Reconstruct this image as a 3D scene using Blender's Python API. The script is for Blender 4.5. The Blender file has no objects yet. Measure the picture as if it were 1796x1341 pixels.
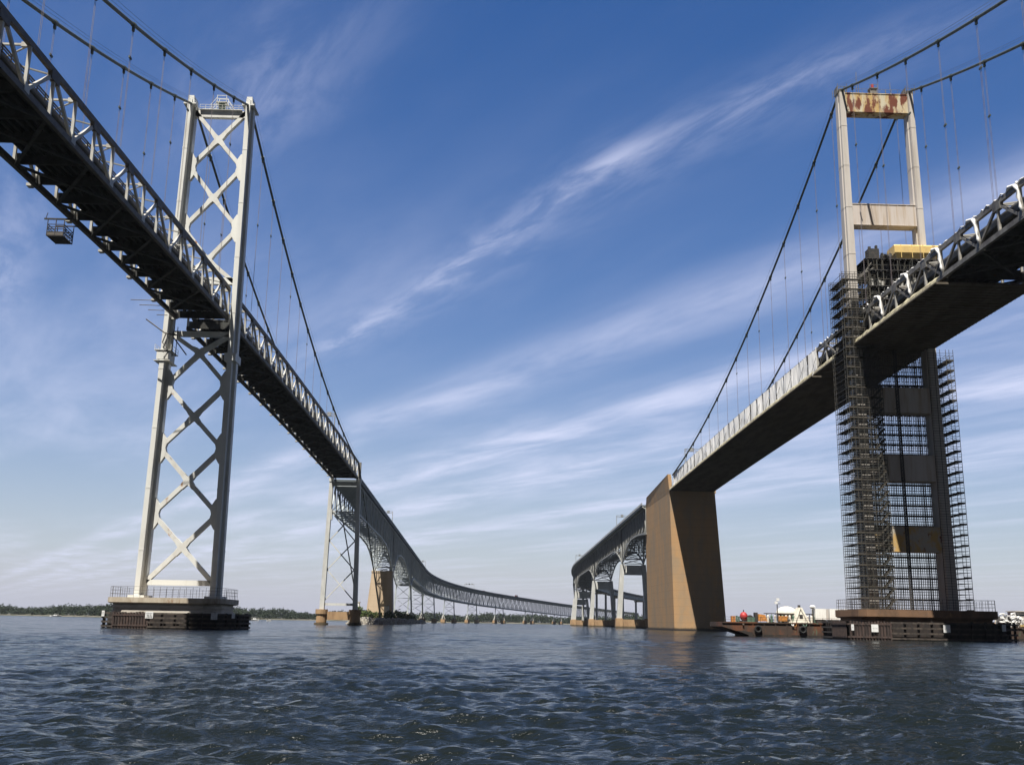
import bpy, math, random
import numpy as np
from mathutils import Vector, Matrix
R = math.radians
random.seed(7); RNG = np.random.default_rng(7)
S = bpy.context.scene
COL = S.collection

# ---------------------------------------------------------------- camera
CAM_H = 2.1
def _cam_axes(yaw=1.4, pitch=13.13, roll=0.95):
    y, p, r = R(yaw), R(pitch), R(roll)
    f = Vector((math.sin(y)*math.cos(p), math.cos(y)*math.cos(p), math.sin(p)))
    rt = Vector((math.cos(y), -math.sin(y), 0)); up = rt.cross(f)
    return rt*math.cos(r)+up*math.sin(r), up*math.cos(r)-rt*math.sin(r), f
_rt, _up, _f = _cam_axes()
cd = bpy.data.cameras.new('camera'); cam = bpy.data.objects.new('camera', cd); COL.objects.link(cam)
cd.sensor_width = 36; cd.lens = 36*1800/1796; cd.clip_start = .5; cd.clip_end = 60000
m = Matrix((( _rt.x, _up.x, -_f.x, 0), (_rt.y, _up.y, -_f.y, 0), (_rt.z, _up.z, -_f.z, CAM_H), (0, 0, 0, 1)))
cam.matrix_world = m
S.camera = cam

# ---------------------------------------------------------------- light
SUN_DIR = Vector((.175, .43, -1.)).normalized()          # the way the light travels
w = bpy.data.worlds.new('World'); S.world = w; w.use_nodes = True
SUN_EL = math.asin(-SUN_DIR.z)
sun_az = math.atan2(-SUN_DIR.x, -SUN_DIR.y)                 # towards the sun, clockwise from +Y
def build_world():
    nt = w.node_tree; N = nt.nodes; L = nt.links; N.clear()
    out = N.new('ShaderNodeOutputWorld'); bg = N.new('ShaderNodeBackground'); L.new(bg.outputs[0], out.inputs[0])
    sky = N.new('ShaderNodeTexSky'); sky.sky_type = 'NISHITA'; sky.sun_disc = False
    sky.sun_elevation = SUN_EL; sky.sun_rotation = sun_az
    sky.air_density = 1.0; sky.dust_density = 1.6; sky.ozone_density = 1.6; sky.altitude = 0
    tc = N.new('ShaderNodeTexCoord'); sp = N.new('ShaderNodeSeparateXYZ'); L.new(tc.outputs['Generated'], sp.inputs[0])
    def M(op, a, b=None, c=None, clamp=False):
        n = N.new('ShaderNodeMath'); n.operation = op; n.use_clamp = clamp
        for i, v in enumerate((a, b, c)):
            if v is None: continue
            if isinstance(v, (int, float)): n.inputs[i].default_value = v
            else: L.new(v, n.inputs[i])
        return n.outputs[0]
    z = M('MAXIMUM', sp.outputs[2], .012)
    u = M('DIVIDE', sp.outputs[0], z); v = M('DIVIDE', sp.outputs[1], z)
    n_ = M('ADD', M('MULTIPLY', u, .882), M('MULTIPLY', v, .471))    # across the cirrus bands
    t_ = M('ADD', M('MULTIPLY', u, .471), M('MULTIPLY', v, -.882))   # along them
    def noise(sx, sy, scale, detail, rough, dist=0., off=0.):
        cb = N.new('ShaderNodeCombineXYZ'); L.new(M('MULTIPLY', n_, sx), cb.inputs[0]); L.new(M('MULTIPLY', t_, sy), cb.inputs[1]); cb.inputs[2].default_value = off
        nn = N.new('ShaderNodeTexNoise'); nn.inputs['Scale'].default_value = scale; nn.inputs['Detail'].default_value = detail
        nn.inputs['Roughness'].default_value = rough; nn.inputs['Distortion'].default_value = dist
        L.new(cb.outputs[0], nn.inputs['Vector']); return nn.outputs['Fac']
    warp = M('MULTIPLY', M('SUBTRACT', noise(.5, .35, 2.2, 3, .5, 0, 3.1), .5), .12)
    warp2 = M('MULTIPLY', M('SUBTRACT', noise(.35, .2, 1.2, 2, .5, 0, 9.7), .5), .5)
    bend = M('MULTIPLY', M('MAXIMUM', M('ADD', t_, 1.65), 0), -.22)
    nw = M('ADD', M('ADD', n_, bend), warp); nw2 = M('ADD', n_, warp2)
    def band(src, c, wd, p=2):
        d = M('DIVIDE', M('SUBTRACT', src, c), wd)
        return M('POWER', 2.718, M('MULTIPLY', M('MULTIPLY', d, d), -1.))
    fine = noise(3.2, .9, 3.0, 9, .62, .35)
    fine2 = noise(1.0, .28, 2.4, 9, .6, .25, 5.)
    broad = noise(.55, .12, 1.7, 4, .5, .2, 2.)
    def ramp(x, a, b): 
        n = N.new('ShaderNodeMapRange'); n.clamp = True; n.interpolation_type = 'SMOOTHSTEP'
        n.inputs[1].default_value = a; n.inputs[2].default_value = b; L.new(x, n.inputs[0]); return n.outputs[0]
    f_ = M('ADD', M('MULTIPLY', ramp(fine, .36, .68), .85), .15)
    f2 = M('ADD', M('MULTIPLY', ramp(fine2, .32, .72), .8), .2)
    tr = M('MULTIPLY', ramp(t_, -5.0, -3.0), M('SUBTRACT', 1., M('MULTIPLY', ramp(t_, -1.5, -.7), .85)))                                        # the thin streak fades out low down
    main = M('MULTIPLY', M('MULTIPLY', M('ADD', band(nw, 1.245, .045), M('MULTIPLY', band(nw, 1.27, .13), .6)), M('MULTIPLY', f_, tr)), .24)
    hook = M('MULTIPLY', M('MULTIPLY', band(nw, 1.225, .024), M('MULTIPLY', f_, band(t_, -1.76, .12))), .2)
    b2 = M('MULTIPLY', M('MULTIPLY', band(nw2, 2.1, .2), f2), .5)
    b3 = M('MULTIPLY', M('MULTIPLY', band(nw2, 3.0, .28), f2), .55)
    b4 = M('MULTIPLY', M('MULTIPLY', band(nw2, 3.85, .34), f2), .5)
    b5 = M('MULTIPLY', M('MULTIPLY', band(nw2, 5.2, .6), f2), .45)
    b6 = M('MULTIPLY', M('MULTIPLY', band(nw, .1, .09), M('MULTIPLY', f_, band(t_, -3.35, .9))), .3)
    b7 = M('MULTIPLY', M('MULTIPLY', band(nw, .47, .13), M('MULTIPLY', f_, band(t_, -1.85, .35))), .25)
    gen = M('MULTIPLY', M('MULTIPLY', ramp(broad, .38, .72), M('MULTIPLY', f2, M('ADD', M('MULTIPLY', ramp(v, 1.9, 3.8), .75), .25))), .36)
    tot = main
    for x in (hook, b2, b3, b4, b5, b6, b7, gen): tot = M('ADD', tot, x)
    low = ramp(sp.outputs[2], .0, .05)
    tot = M('MULTIPLY', tot, low)
    tot = M('MINIMUM', tot, .75)
    # the blue of the sky, a touch deeper than the model's
    hs = N.new('ShaderNodeHueSaturation'); L.new(sky.outputs[0], hs.inputs['Color']); hs.inputs['Saturation'].default_value = SKY_SAT; hs.inputs['Value'].default_value = 1.0
    hs.inputs['Hue'].default_value = .511
    hz = N.new('ShaderNodeMixRGB'); hz.blend_type = 'MIX'; L.new(hs.outputs[0], hz.inputs[1]); hz.inputs[2].default_value = HORIZON
    L.new(M('MULTIPLY', M('POWER', M('SUBTRACT', 1., M('MAXIMUM', sp.outputs[2], 0)), 6.), .72), hz.inputs[0])
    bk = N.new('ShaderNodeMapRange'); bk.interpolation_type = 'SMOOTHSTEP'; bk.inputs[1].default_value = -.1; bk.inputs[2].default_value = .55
    bk.inputs[3].default_value = BACK_SKY; bk.inputs[4].default_value = 1.; L.new(sp.outputs[1], bk.inputs[0])  # sky behind the camera dimmed by hand to cut its fill light
    mx = N.new('ShaderNodeMixRGB'); L.new(hz.outputs[0], mx.inputs[1]); mx.inputs[2].default_value = CLOUD; L.new(tot, mx.inputs[0])
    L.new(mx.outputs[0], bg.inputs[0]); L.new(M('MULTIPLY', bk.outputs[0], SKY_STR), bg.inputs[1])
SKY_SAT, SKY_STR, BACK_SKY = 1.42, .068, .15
HORIZON = (5.5, 5.6, 6.9, 1); CLOUD = (6.7, 7.0, 8.9, 1)
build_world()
sl = bpy.data.lights.new('sun', 'SUN'); sl.energy = 5.0; sl.angle = R(.53); sl.color = (1., .955, .88)
sun = bpy.data.objects.new('sun', sl); COL.objects.link(sun)
sun.rotation_euler = SUN_DIR.to_track_quat('-Z', 'Y').to_euler(); sun.location = (-40, -300, 250)
S.view_settings.view_transform = 'Standard'; S.view_settings.look = 'None'; S.view_settings.gamma = 1; S.view_settings.exposure = .8
S.cycles.max_bounces = 5; S.cycles.diffuse_bounces = 2; S.cycles.glossy_bounces = 3; S.cycles.volume_bounces = 0; S.cycles.sample_clamp_direct = 1.0; S.cycles.sample_clamp_indirect = 2.0

# ---------------------------------------------------------------- helpers
class MB:
    def __init__(s): s.v = []; s.f = []; s.ch = []
    def add(s, vs, fs):
        o = len(s.v); s.ch.append((vs, fs)); s.v.extend([tuple(v) for v in vs]); s.f.extend([tuple(i+o for i in f) for f in fs]); return s
    def box(s, x0, x1, y0, y1, z0, z1):
        return s.hexa([(x0,y0,z0),(x1,y0,z0),(x1,y1,z0),(x0,y1,z0)], [(x0,y0,z1),(x1,y0,z1),(x1,y1,z1),(x0,y1,z1)])
    def hexa(s, b, t):
        n = len(b); fs = [tuple(range(n-1, -1, -1)), tuple(range(n, 2*n))] + [(i, (i+1) % n, n+(i+1) % n, n+i) for i in range(n)]
        return s.add(list(b)+list(t), fs)
    def beam(s, p, q, wd, ht=None, up=(0, 0, 1)):
        p, q = Vector(p), Vector(q); ht = wd if ht is None else ht
        d = (q-p); 
        if d.length < 1e-6: return s
        d.normalize(); up = Vector(up)
        if abs(d.dot(up)) > .98: up = Vector((0, 1, 0)) if abs(d.y) < .9 else Vector((1, 0, 0))
        r = d.cross(up).normalized()*wd/2; u = r.cross(d).normalized()*ht/2
        return s.hexa([p-r-u, p+r-u, p+r+u, p-r+u], [q-r-u, q+r-u, q+r+u, q-r+u])
    def tube(s, pts, rad, n=6):
        pts = [Vector(p) for p in pts]; rings = []
        for i, p in enumerate(pts):
            d = (pts[min(i+1, len(pts)-1)]-pts[max(i-1, 0)]).normalized()
            up = Vector((0, 0, 1)) if abs(d.z) < .95 else Vector((1, 0, 0))
            r = d.cross(up).normalized(); u = r.cross(d)
            rr = rad[i] if isinstance(rad, (list, tuple)) else rad
            rings.append([p+(r*math.cos(2*math.pi*k/n)+u*math.sin(2*math.pi*k/n))*rr for k in range(n)])
        vs = [v for rg in rings for v in rg]; fs = [tuple(range(n-1, -1, -1)), tuple(range((len(pts)-1)*n, len(pts)*n))]
        for i in range(len(pts)-1):
            for k in range(n): fs.append((i*n+k, i*n+(k+1) % n, (i+1)*n+(k+1) % n, (i+1)*n+k))
        return s.add(vs, fs)
    def prism_y(s, outline, y0, y1):            # outline in (x, z)
        n = len(outline)
        return s.add([(x, y0, z) for x, z in outline]+[(x, y1, z) for x, z in outline],
                     [tuple(range(n)), tuple(range(2*n-1, n-1, -1))]+[(i, n+i, n+(i+1) % n, (i+1) % n) for i in range(n)])
    def loft(s, rings):
        n = len(rings[0]); vs = [v for r in rings for v in r]; fs = [tuple(range(n-1, -1, -1)), tuple(range((len(rings)-1)*n, len(rings)*n))]
        for i in range(len(rings)-1):
            for k in range(n): fs.append((i*n+k, i*n+(k+1) % n, (i+1)*n+(k+1) % n, (i+1)*n+k))
        return s.add(vs, fs)
    def blob(s, c, rx, ry, rz, seg=10, rings=6, jit=0.):
        rs = []
        for i in range(rings+1):
            a = -math.pi/2+math.pi*(.06+.88*i/rings); rr = math.cos(a)
            rs.append([(c[0]+rx*rr*math.cos(2*math.pi*k/seg)*(1+random.uniform(-jit, jit)), c[1]+ry*rr*math.sin(2*math.pi*k/seg)*(1+random.uniform(-jit, jit)), c[2]+rz*math.sin(a)*(1+random.uniform(-jit, jit))) for k in range(seg)])
        return s.loft(rs)
    def each(s, name, mat, parent=None):
        for vs, fs in s.ch: q = MB(); q.add(vs, fs); q.build(name, mat, parent)
    def build(s, name, mat, parent=None, smooth=False):
        off = Vector((0, 0, 0)); r = parent
        while r is not None:
            off = off+r.location; r = r.parent
        me = bpy.data.meshes.new(name)
        me.from_pydata([(a-off.x, b-off.y, c-off.z) for a, b, c in s.v], [], s.f)
        me.materials.append(mat)
        if smooth: me.polygons.foreach_set('use_smooth', [True]*len(me.polygons))
        me.update()
        o = bpy.data.objects.new(name, me); COL.objects.link(o); o.parent = parent
        return o
def thing(name, label, cat, loc=(0, 0, 0), group=None):
    o = bpy.data.objects.new(name, None); COL.objects.link(o); o.location = loc; o.empty_display_size = 1
    return tag(o, label, cat, group)
def tag(o, label, cat, group=None, kind=None):
    if label: o['label'] = label
    if cat: o['category'] = cat
    if group: o['group'] = group
    if kind: o['kind'] = kind
    return o

# ---------------------------------------------------------------- materials
def mat(name, base, rough=.6, col2=None, scale=1., thr=(.45, .65), stretch=(1, 1, 1), col3=None, thr3=(.6, .7), scale3=3., metal=0., bump=0., detail=6, spec=.4, pour=0):
    """base colour with a mottled second colour and patches of a third; all in object space"""
    m = bpy.data.materials.new(name); m.use_nodes = True; N = m.node_tree.nodes; L = m.node_tree.links
    b = N['Principled BSDF']; b.inputs['Roughness'].default_value = rough; b.inputs['Metallic'].default_value = metal
    b.inputs['Specular IOR Level'].default_value = spec
    b.inputs['Base Color'].default_value = (*base, 1)
    tc = N.new('ShaderNodeTexCoord'); mp = N.new('ShaderNodeMapping'); L.new(tc.outputs['Object'], mp.inputs[0]); mp.inputs['Scale'].default_value = stretch
    last = None
    def nz(sc, dt, v=mp.outputs[0]):
        n = N.new('ShaderNodeTexNoise'); n.inputs['Scale'].default_value = sc; n.inputs['Detail'].default_value = dt; n.inputs['Roughness'].default_value = .62; L.new(v, n.inputs['Vector']); return n.outputs['Fac']
    def mr(x, a, c):
        n = N.new('ShaderNodeMapRange'); n.inputs[1].default_value = a; n.inputs[2].default_value = c; n.interpolation_type = 'SMOOTHSTEP'; L.new(x, n.inputs[0]); return n.outputs[0]
    cur = None
    if col2:
        mx = N.new('ShaderNodeMixRGB'); mx.inputs[1].default_value = (*base, 1); mx.inputs[2].default_value = (*col2, 1)
        L.new(mr(nz(scale, detail), *thr), mx.inputs[0]); cur = mx.outputs[0]
    if col3:
        mx = N.new('ShaderNodeMixRGB'); mx.inputs[2].default_value = (*col3, 1)
        if cur: L.new(cur, mx.inputs[1])
        else: mx.inputs[1].default_value = (*base, 1)
        L.new(mr(nz(scale3, detail), *thr3), mx.inputs[0]); cur = mx.outputs[0]
    if pour:      # level pour joints and a dark tide line, as on cast concrete
        sp = N.new('ShaderNodeSeparateXYZ'); L.new(N.new('ShaderNodeNewGeometry').outputs['Position'], sp.inputs[0])
        def mt(op, a, c): 
            n = N.new('ShaderNodeMath'); n.operation = op
            for i, v in enumerate((a, c)):
                if isinstance(v, (int, float)): n.inputs[i].default_value = v
                else: L.new(v, n.inputs[i])
            return n.outputs[0]
        fr = mt('FRACT', mt('DIVIDE', sp.outputs[2], pour), 0); ln = mr(fr, .96, .985)
        mx = N.new('ShaderNodeMixRGB'); mx.inputs[2].default_value = (base[0]*.55, base[1]*.55, base[2]*.55, 1); L.new(cur, mx.inputs[1]); L.new(mt('MULTIPLY', ln, .55), mx.inputs[0]); cur = mx.outputs[0]
        wet = mt('SUBTRACT', 1., mr(mt('ADD', sp.outputs[2], mt('MULTIPLY', nz(.9, 4), 1.2)), 1.2, 1.9))
        mx = N.new('ShaderNodeMixRGB'); mx.inputs[2].default_value = (.05, .045, .03, 1); L.new(cur, mx.inputs[1]); L.new(mt('MULTIPLY', wet, .85), mx.inputs[0]); cur = mx.outputs[0]
        mp2 = N.new('ShaderNodeMapping'); L.new(tc.outputs['Object'], mp2.inputs[0]); mp2.inputs['Scale'].default_value = (.8, .8, .07)
        mx = N.new('ShaderNodeMixRGB'); mx.inputs[2].default_value = (base[0]*.6, base[1]*.66, base[2]*.8, 1); L.new(cur, mx.inputs[1]); L.new(mt('MULTIPLY', mr(nz(1., 7, mp2.outputs[0]), .5, .7), .22), mx.inputs[0]); cur = mx.outputs[0]
    if cur: L.new(cur, b.inputs['Base Color'])
    if bump:
        bp = N.new('ShaderNodeBump'); bp.inputs['Strength'].default_value = 1; bp.inputs['Distance'].default_value = bump
        L.new(nz(scale*3, 6), bp.inputs['Height']); L.new(bp.outputs[0], b.inputs['Normal'])
    return m
RUST = (.23, .085, .03)
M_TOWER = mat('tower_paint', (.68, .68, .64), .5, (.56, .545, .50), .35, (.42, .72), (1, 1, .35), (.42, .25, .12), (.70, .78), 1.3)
M_BRACE = mat('brace_paint', (.67, .67, .63), .5, (.56, .54, .49), .5, (.42, .72), (1, 1, .5), (.33, .16, .06), (.60, .70), .55)
M_TRUSS = mat('truss_paint', (.50, .49, .45), .5, (.36, .34, .30), .6, (.4, .7), (1, 1, 1), RUST, (.66, .74), 1.4)
M_CHORD = mat('chord_paint', (.085, .08, .075), .65, (.13, .115, .10), 1.2, (.4, .6), (1, .6, 1), (.12, .06, .04), (.6, .72), 2)
M_UNDER = mat('shaded_underside_steel', (.055, .057, .052), .8, (.035, .034, .03), .5, (.4, .6), (1, 1, 1), (.07, .04, .025), (.62, .72), .9)  # dirty bridge paint, with the under-deck shade put into the colour
M_ASPH = mat('road_surface', (.06, .06, .06), .9, (.09, .09, .085), .8)
M_CABLE = mat('cable_wrap', (.10, .12, .105), .55, (.07, .08, .07), 1.5)
M_ROPE = mat('suspender_wire', (.20, .18, .19), .6, (.15, .10, .09), .4)
M_CONC = mat('pale_concrete', (.50, .44, .35), .85, (.36, .30, .22), .6, (.4, .7), (1, 1, .35), (.26, .16, .09), (.54, .68), .9, bump=.02)
M_CONCW = mat('lime_concrete', (.62, .57, .49), .85, (.40, .35, .28), .8, (.45, .7), (.4, .4, 1.5))
M_ANCH = mat('tan_concrete', (.45, .275, .135), .9, (.35, .25, .155), .12, (.38, .62), (1.2, 1.2, .55), (.47, .275, .12), (.58, .70), .22, bump=.03, pour=3.05)
M_PIERC = mat('footing_concrete', (.40, .26, .14), .9, (.26, .16, .09), .5, (.4, .7), (1, 1, .4), (.10, .08, .06), (.66, .74), .4, pour=60)
M_TIMB = mat('shade_darkened_timber', (.025, .02, .018), .85, (.04, .03, .025), 1.2, (.4, .65), (1, 1, .5), bump=.02)  # dark timber, blackened further to stand for shade behind the fender rails
M_TIMB2 = mat('brown_timber', (.075, .05, .042), .85, (.04, .03, .027), 1.6, (.4, .65), (1, 1, .4), (.2, .16, .12), (.66, .74), 2.2)
M_RAILT = mat('fender_rail', (.085, .068, .055), .85, (.04, .033, .028), 1.2, (.4, .6), (1, 1, 1), (.22, .19, .15), (.68, .76), 1.5)
M_WHITE = mat('sign_white', (.80, .80, .78), .5, (.68, .68, .66), 2)
M_INK = mat('sign_ink', (.06, .06, .07), .6)
M_T2 = mat('grey_tower_paint', (.56, .52, .475), .5, (.45, .41, .36), .5, (.4, .72), (1.6, 1.6, .16), (.30, .24, .2), (.68, .78), 1.2)
M_T2R = mat('rusted_panel', (.56, .51, .38), .6, (.50, .33, .12), .55, (.40, .62), (1, 1, .33), (.15, .038, .016), (.50, .57), .5)
M_T2S = mat('stained_panel', (.56, .50, .45), .6, (.45, .36, .27), .5, (.45, .68), (2.2, 1, .16), (.40, .22, .08), (.62, .70), .35)
M_SCAF = mat('scaffold_tube', (.048, .05, .045), .6, (.08, .07, .055), 1.2, (.4, .6))
M_PLANK = mat('scaffold_plank', (.07, .06, .045), .85, (.07, .06, .05), .8, (.4, .6))
M_TARP = mat('white_sheeting', (.88, .87, .86), .7, (.76, .75, .73), .6, (.4, .7), (1, 2.5, .3), bump=.03)
M_TARPB = mat('bundled_sheet', (.82, .81, .79), .7, (.6, .58, .56), 1.5, (.45, .7))
M_YEL = mat('yellow_container', (.72, .52, .20), .5, (.62, .44, .18), .8, (.4, .7))
M_DARK = mat('dark_equipment', (.03, .03, .03), .7, (.06, .05, .045), 1.5)
M_T2B = mat('aged_truss_paint', (.20, .19, .17), .6, (.11, .10, .09), .5, (.4, .62), (1, 1, 1), (.30, .28, .25), (.62, .72), .7)
M_T2V = mat('truss_upright_paint', (.40, .385, .35), .6, (.24, .22, .19), .6, (.45, .7), (1, 1, 1), RUST, (.68, .76), 1)
M_PLATW = mat('platform_edge', (.46, .42, .28), .85, (.26, .23, .16), .7, (.4, .62), (1, 1, 1), (.36, .22, .14), (.62, .72), .8)
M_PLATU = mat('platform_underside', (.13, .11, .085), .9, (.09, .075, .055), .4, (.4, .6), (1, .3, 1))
M_APP = mat('approach_steel', (.46, .50, .51), .6, (.36, .40, .41), .2, (.4, .65))
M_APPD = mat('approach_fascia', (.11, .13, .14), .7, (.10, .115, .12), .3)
M_APPL = mat('pale_approach_steel', (.50, .50, .47), .5, (.36, .36, .33), .3, (.4, .65))
M_LEG = mat('bent_leg_paint', (.60, .60, .57), .55, (.48, .48, .45), .3, (.4, .65), (1, 1, .5))
M_ROCK = mat('riprap_rock', (.46, .43, .37), .9, (.22, .20, .17), .9, (.4, .62))
M_LEAF = mat('island_leaves', (.035, .065, .015), .8, (.07, .085, .02), .8, (.4, .65))
M_SAND = mat('sand', (.13, .12, .09), .95, (.07, .075, .045), .02)
M_LAND = mat('shore_land', (.10, .10, .05), .95, (.2, .17, .12), .05)
M_RUSTY = mat('barge_hull', (.060, .040, .030), .8, (.15, .055, .024), .3, (.45, .62), (1, 1, .5), (.09, .11, .075), (.6, .68), .7)
M_HULLD = mat('barge_boot', (.03, .025, .022), .8, (.06, .04, .03), .5)
M_RED = mat('red_paint', (.45, .04, .04), .5, (.3, .03, .03), 2)
M_ORG = mat('orange_paint', (.55, .23, .05), .6, (.28, .12, .05), 2)
M_GREEN = mat('green_paint', (.10, .17, .12), .6, (.05, .1, .08), 2)
M_CREAM = mat('cream_paint', (.72, .68, .58), .5, (.6, .55, .46), 1.2, (.4, .7), (1, 1, .5))
M_WBOX = mat('white_container', (.88, .87, .82), .5, (.74, .72, .66), .9, (.5, .75), (1, 1, .4), (.45, .3, .18), (.72, .8), 1.5)
M_BOAT = mat('boat_white', (.8, .8, .78), .35, (.7, .7, .68), 1)
M_GLASSD = mat('dark_glass', (.02, .025, .03), .1)
M_SIG = mat('grey_gantry', (.22, .23, .24), .5, (.35, .36, .36), 1)
M_CAR = mat('car_paint', (.1, .03, .03), .3); M_TYRE = mat('tyre', (.02, .02, .02), .9)

# ---------------------------------------------------------------- water
def build_water():
    # polar sheet of waves reaching the horizon; wave heights are functions of world x, y
    rr = [0., 3.]
    while rr[-1] < 45000: rr.append(rr[-1]+max(.085, rr[-1]*(.0068 if rr[-1] < 400 else .03)))
    rr = np.array(rr)
    az = np.concatenate([np.radians(np.arange(-40, 44, .105)), np.radians(np.arange(44, 320, 1.2))])
    A, RR = np.meshgrid(az, rr); X = RR*np.sin(A); Y = RR*np.cos(A)
    cell = np.where((np.degrees(A) > -41) & (np.degrees(A) < 45), np.maximum(RR*.0018, np.maximum(.085, RR*.0068)*.8), RR*.02)
    Z = np.zeros_like(X); rg = np.random.default_rng(11)
    for k in range(84):
        lam = .38*(1.041**k) if k < 70 else rg.uniform(6, 11)
        wind = R(192)+rg.normal(0, .5)
        amp = .0100*lam**.88*rg.uniform(.6, 1.2)*(1.35 if lam < 1.3 else .66)
        if lam > 2.2: amp *= (2.2/lam)**.95
        kx, ky = math.sin(wind)*2*math.pi/lam, math.cos(wind)*2*math.pi/lam
        fade = np.clip(1.6-cell*3.2/lam, 0, 1)
        ph = kx*X+ky*Y+rg.uniform(0, 6.28)
        Z += amp*fade*(np.sin(ph)+.28*np.sin(2*ph+1.2))
    grp = .75+.45*np.sin(X*.045+1.3*np.sin(Y*.021))*np.sin(Y*.06+.8*np.sin(X*.03))
    Z *= grp*np.clip(1.15-RR/900, .0, 1)
    Z -= .02
    nr, na = Z.shape
    me = bpy.data.meshes.new('water')
    me.vertices.add(nr*na); me.vertices.foreach_set('co', np.stack([X, Y, Z], -1).astype(np.float32).ravel())
    i = np.arange(nr-1)[:, None]*na; j = np.arange(na)[None, :]; j2 = (j+1) % na
    q = np.stack([i+j, i+na+j, i+na+j2, i+j2], -1).reshape(-1, 4)
    me.loops.add(q.size); me.loops.foreach_set('vertex_index', q.astype(np.int32).ravel())
    me.polygons.add(len(q)); me.polygons.foreach_set('loop_start', np.arange(0, q.size, 4, dtype=np.int32)); me.polygons.foreach_set('loop_total', np.full(len(q), 4, np.int32))
    me.update(calc_edges=True); me.polygons.foreach_set('use_smooth', np.ones(len(q), bool))
    m = bpy.data.materials.new('bay_water'); m.use_nodes = True; N = m.node_tree.nodes; L = m.node_tree.links; b = N['Principled BSDF']
    b.inputs['Base Color'].default_value = (.0085, .0115, .0115, 1); b.inputs['Roughness'].default_value = .1; b.inputs['Specular IOR Level'].default_value = .30; b.inputs['IOR'].default_value = 1.33
    g = N.new('ShaderNodeNewGeometry')
    def nz(sc, sx, sy, dt):
        mp = N.new('ShaderNodeMapping'); mp.inputs['Scale'].default_value = (sx, sy, 1); mp.inputs['Rotation'].default_value = (0, 0, .35); L.new(g.outputs['Position'], mp.inputs[0])
        n = N.new('ShaderNodeTexNoise'); n.inputs['Scale'].default_value = sc; n.inputs['Detail'].default_value = dt; n.inputs['Roughness'].default_value = .6; L.new(mp.outputs[0], n.inputs['Vector']); return n.outputs['Fac']
    prev = None
    for sc, d, dt in ((.11, 1.0, 3), (.4, .32, 5), (1.6, .12, 5), (7, .011, 3)):
        bp = N.new('ShaderNodeBump'); bp.inputs['Strength'].default_value = 1.; bp.inputs['Distance'].default_value = d
        L.new(nz(sc, .7, 1.35, dt), bp.inputs['Height'])
        if prev: L.new(prev, bp.inputs['Normal'])
        prev = bp.outputs[0]
    L.new(prev, b.inputs['Normal'])
    me.materials.append(m)
    o = bpy.data.objects.new('water', me); COL.objects.link(o)
    tag(o, 'dark choppy blue green bay water under both bridges', 'water', kind='structure')
build_water()

# ---------------------------------------------------------------- geometry of the two bridges
# "old" bridge: two lane, lattice braced tower; "new" bridge: portal tower in scaffolding
def ocx(y): return -56.7+.0098*(y-197.4)
def ozt(y): return 66.0-8.8e-5*(y-190)**2
def ozb(y): return ozt(y)-6.75
OH = 5.0
def ncx(y): return 82.9-.005*(y-202)
def nzp(y): return 58.1-6.5e-5*(y-140)**2        # underside of the work platform
def nzt(y): return nzp(y)+7.2
NH = 6.8
TY1, TY2 = 197.4, 202.0
OEND, NEND = 400., 403.

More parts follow.
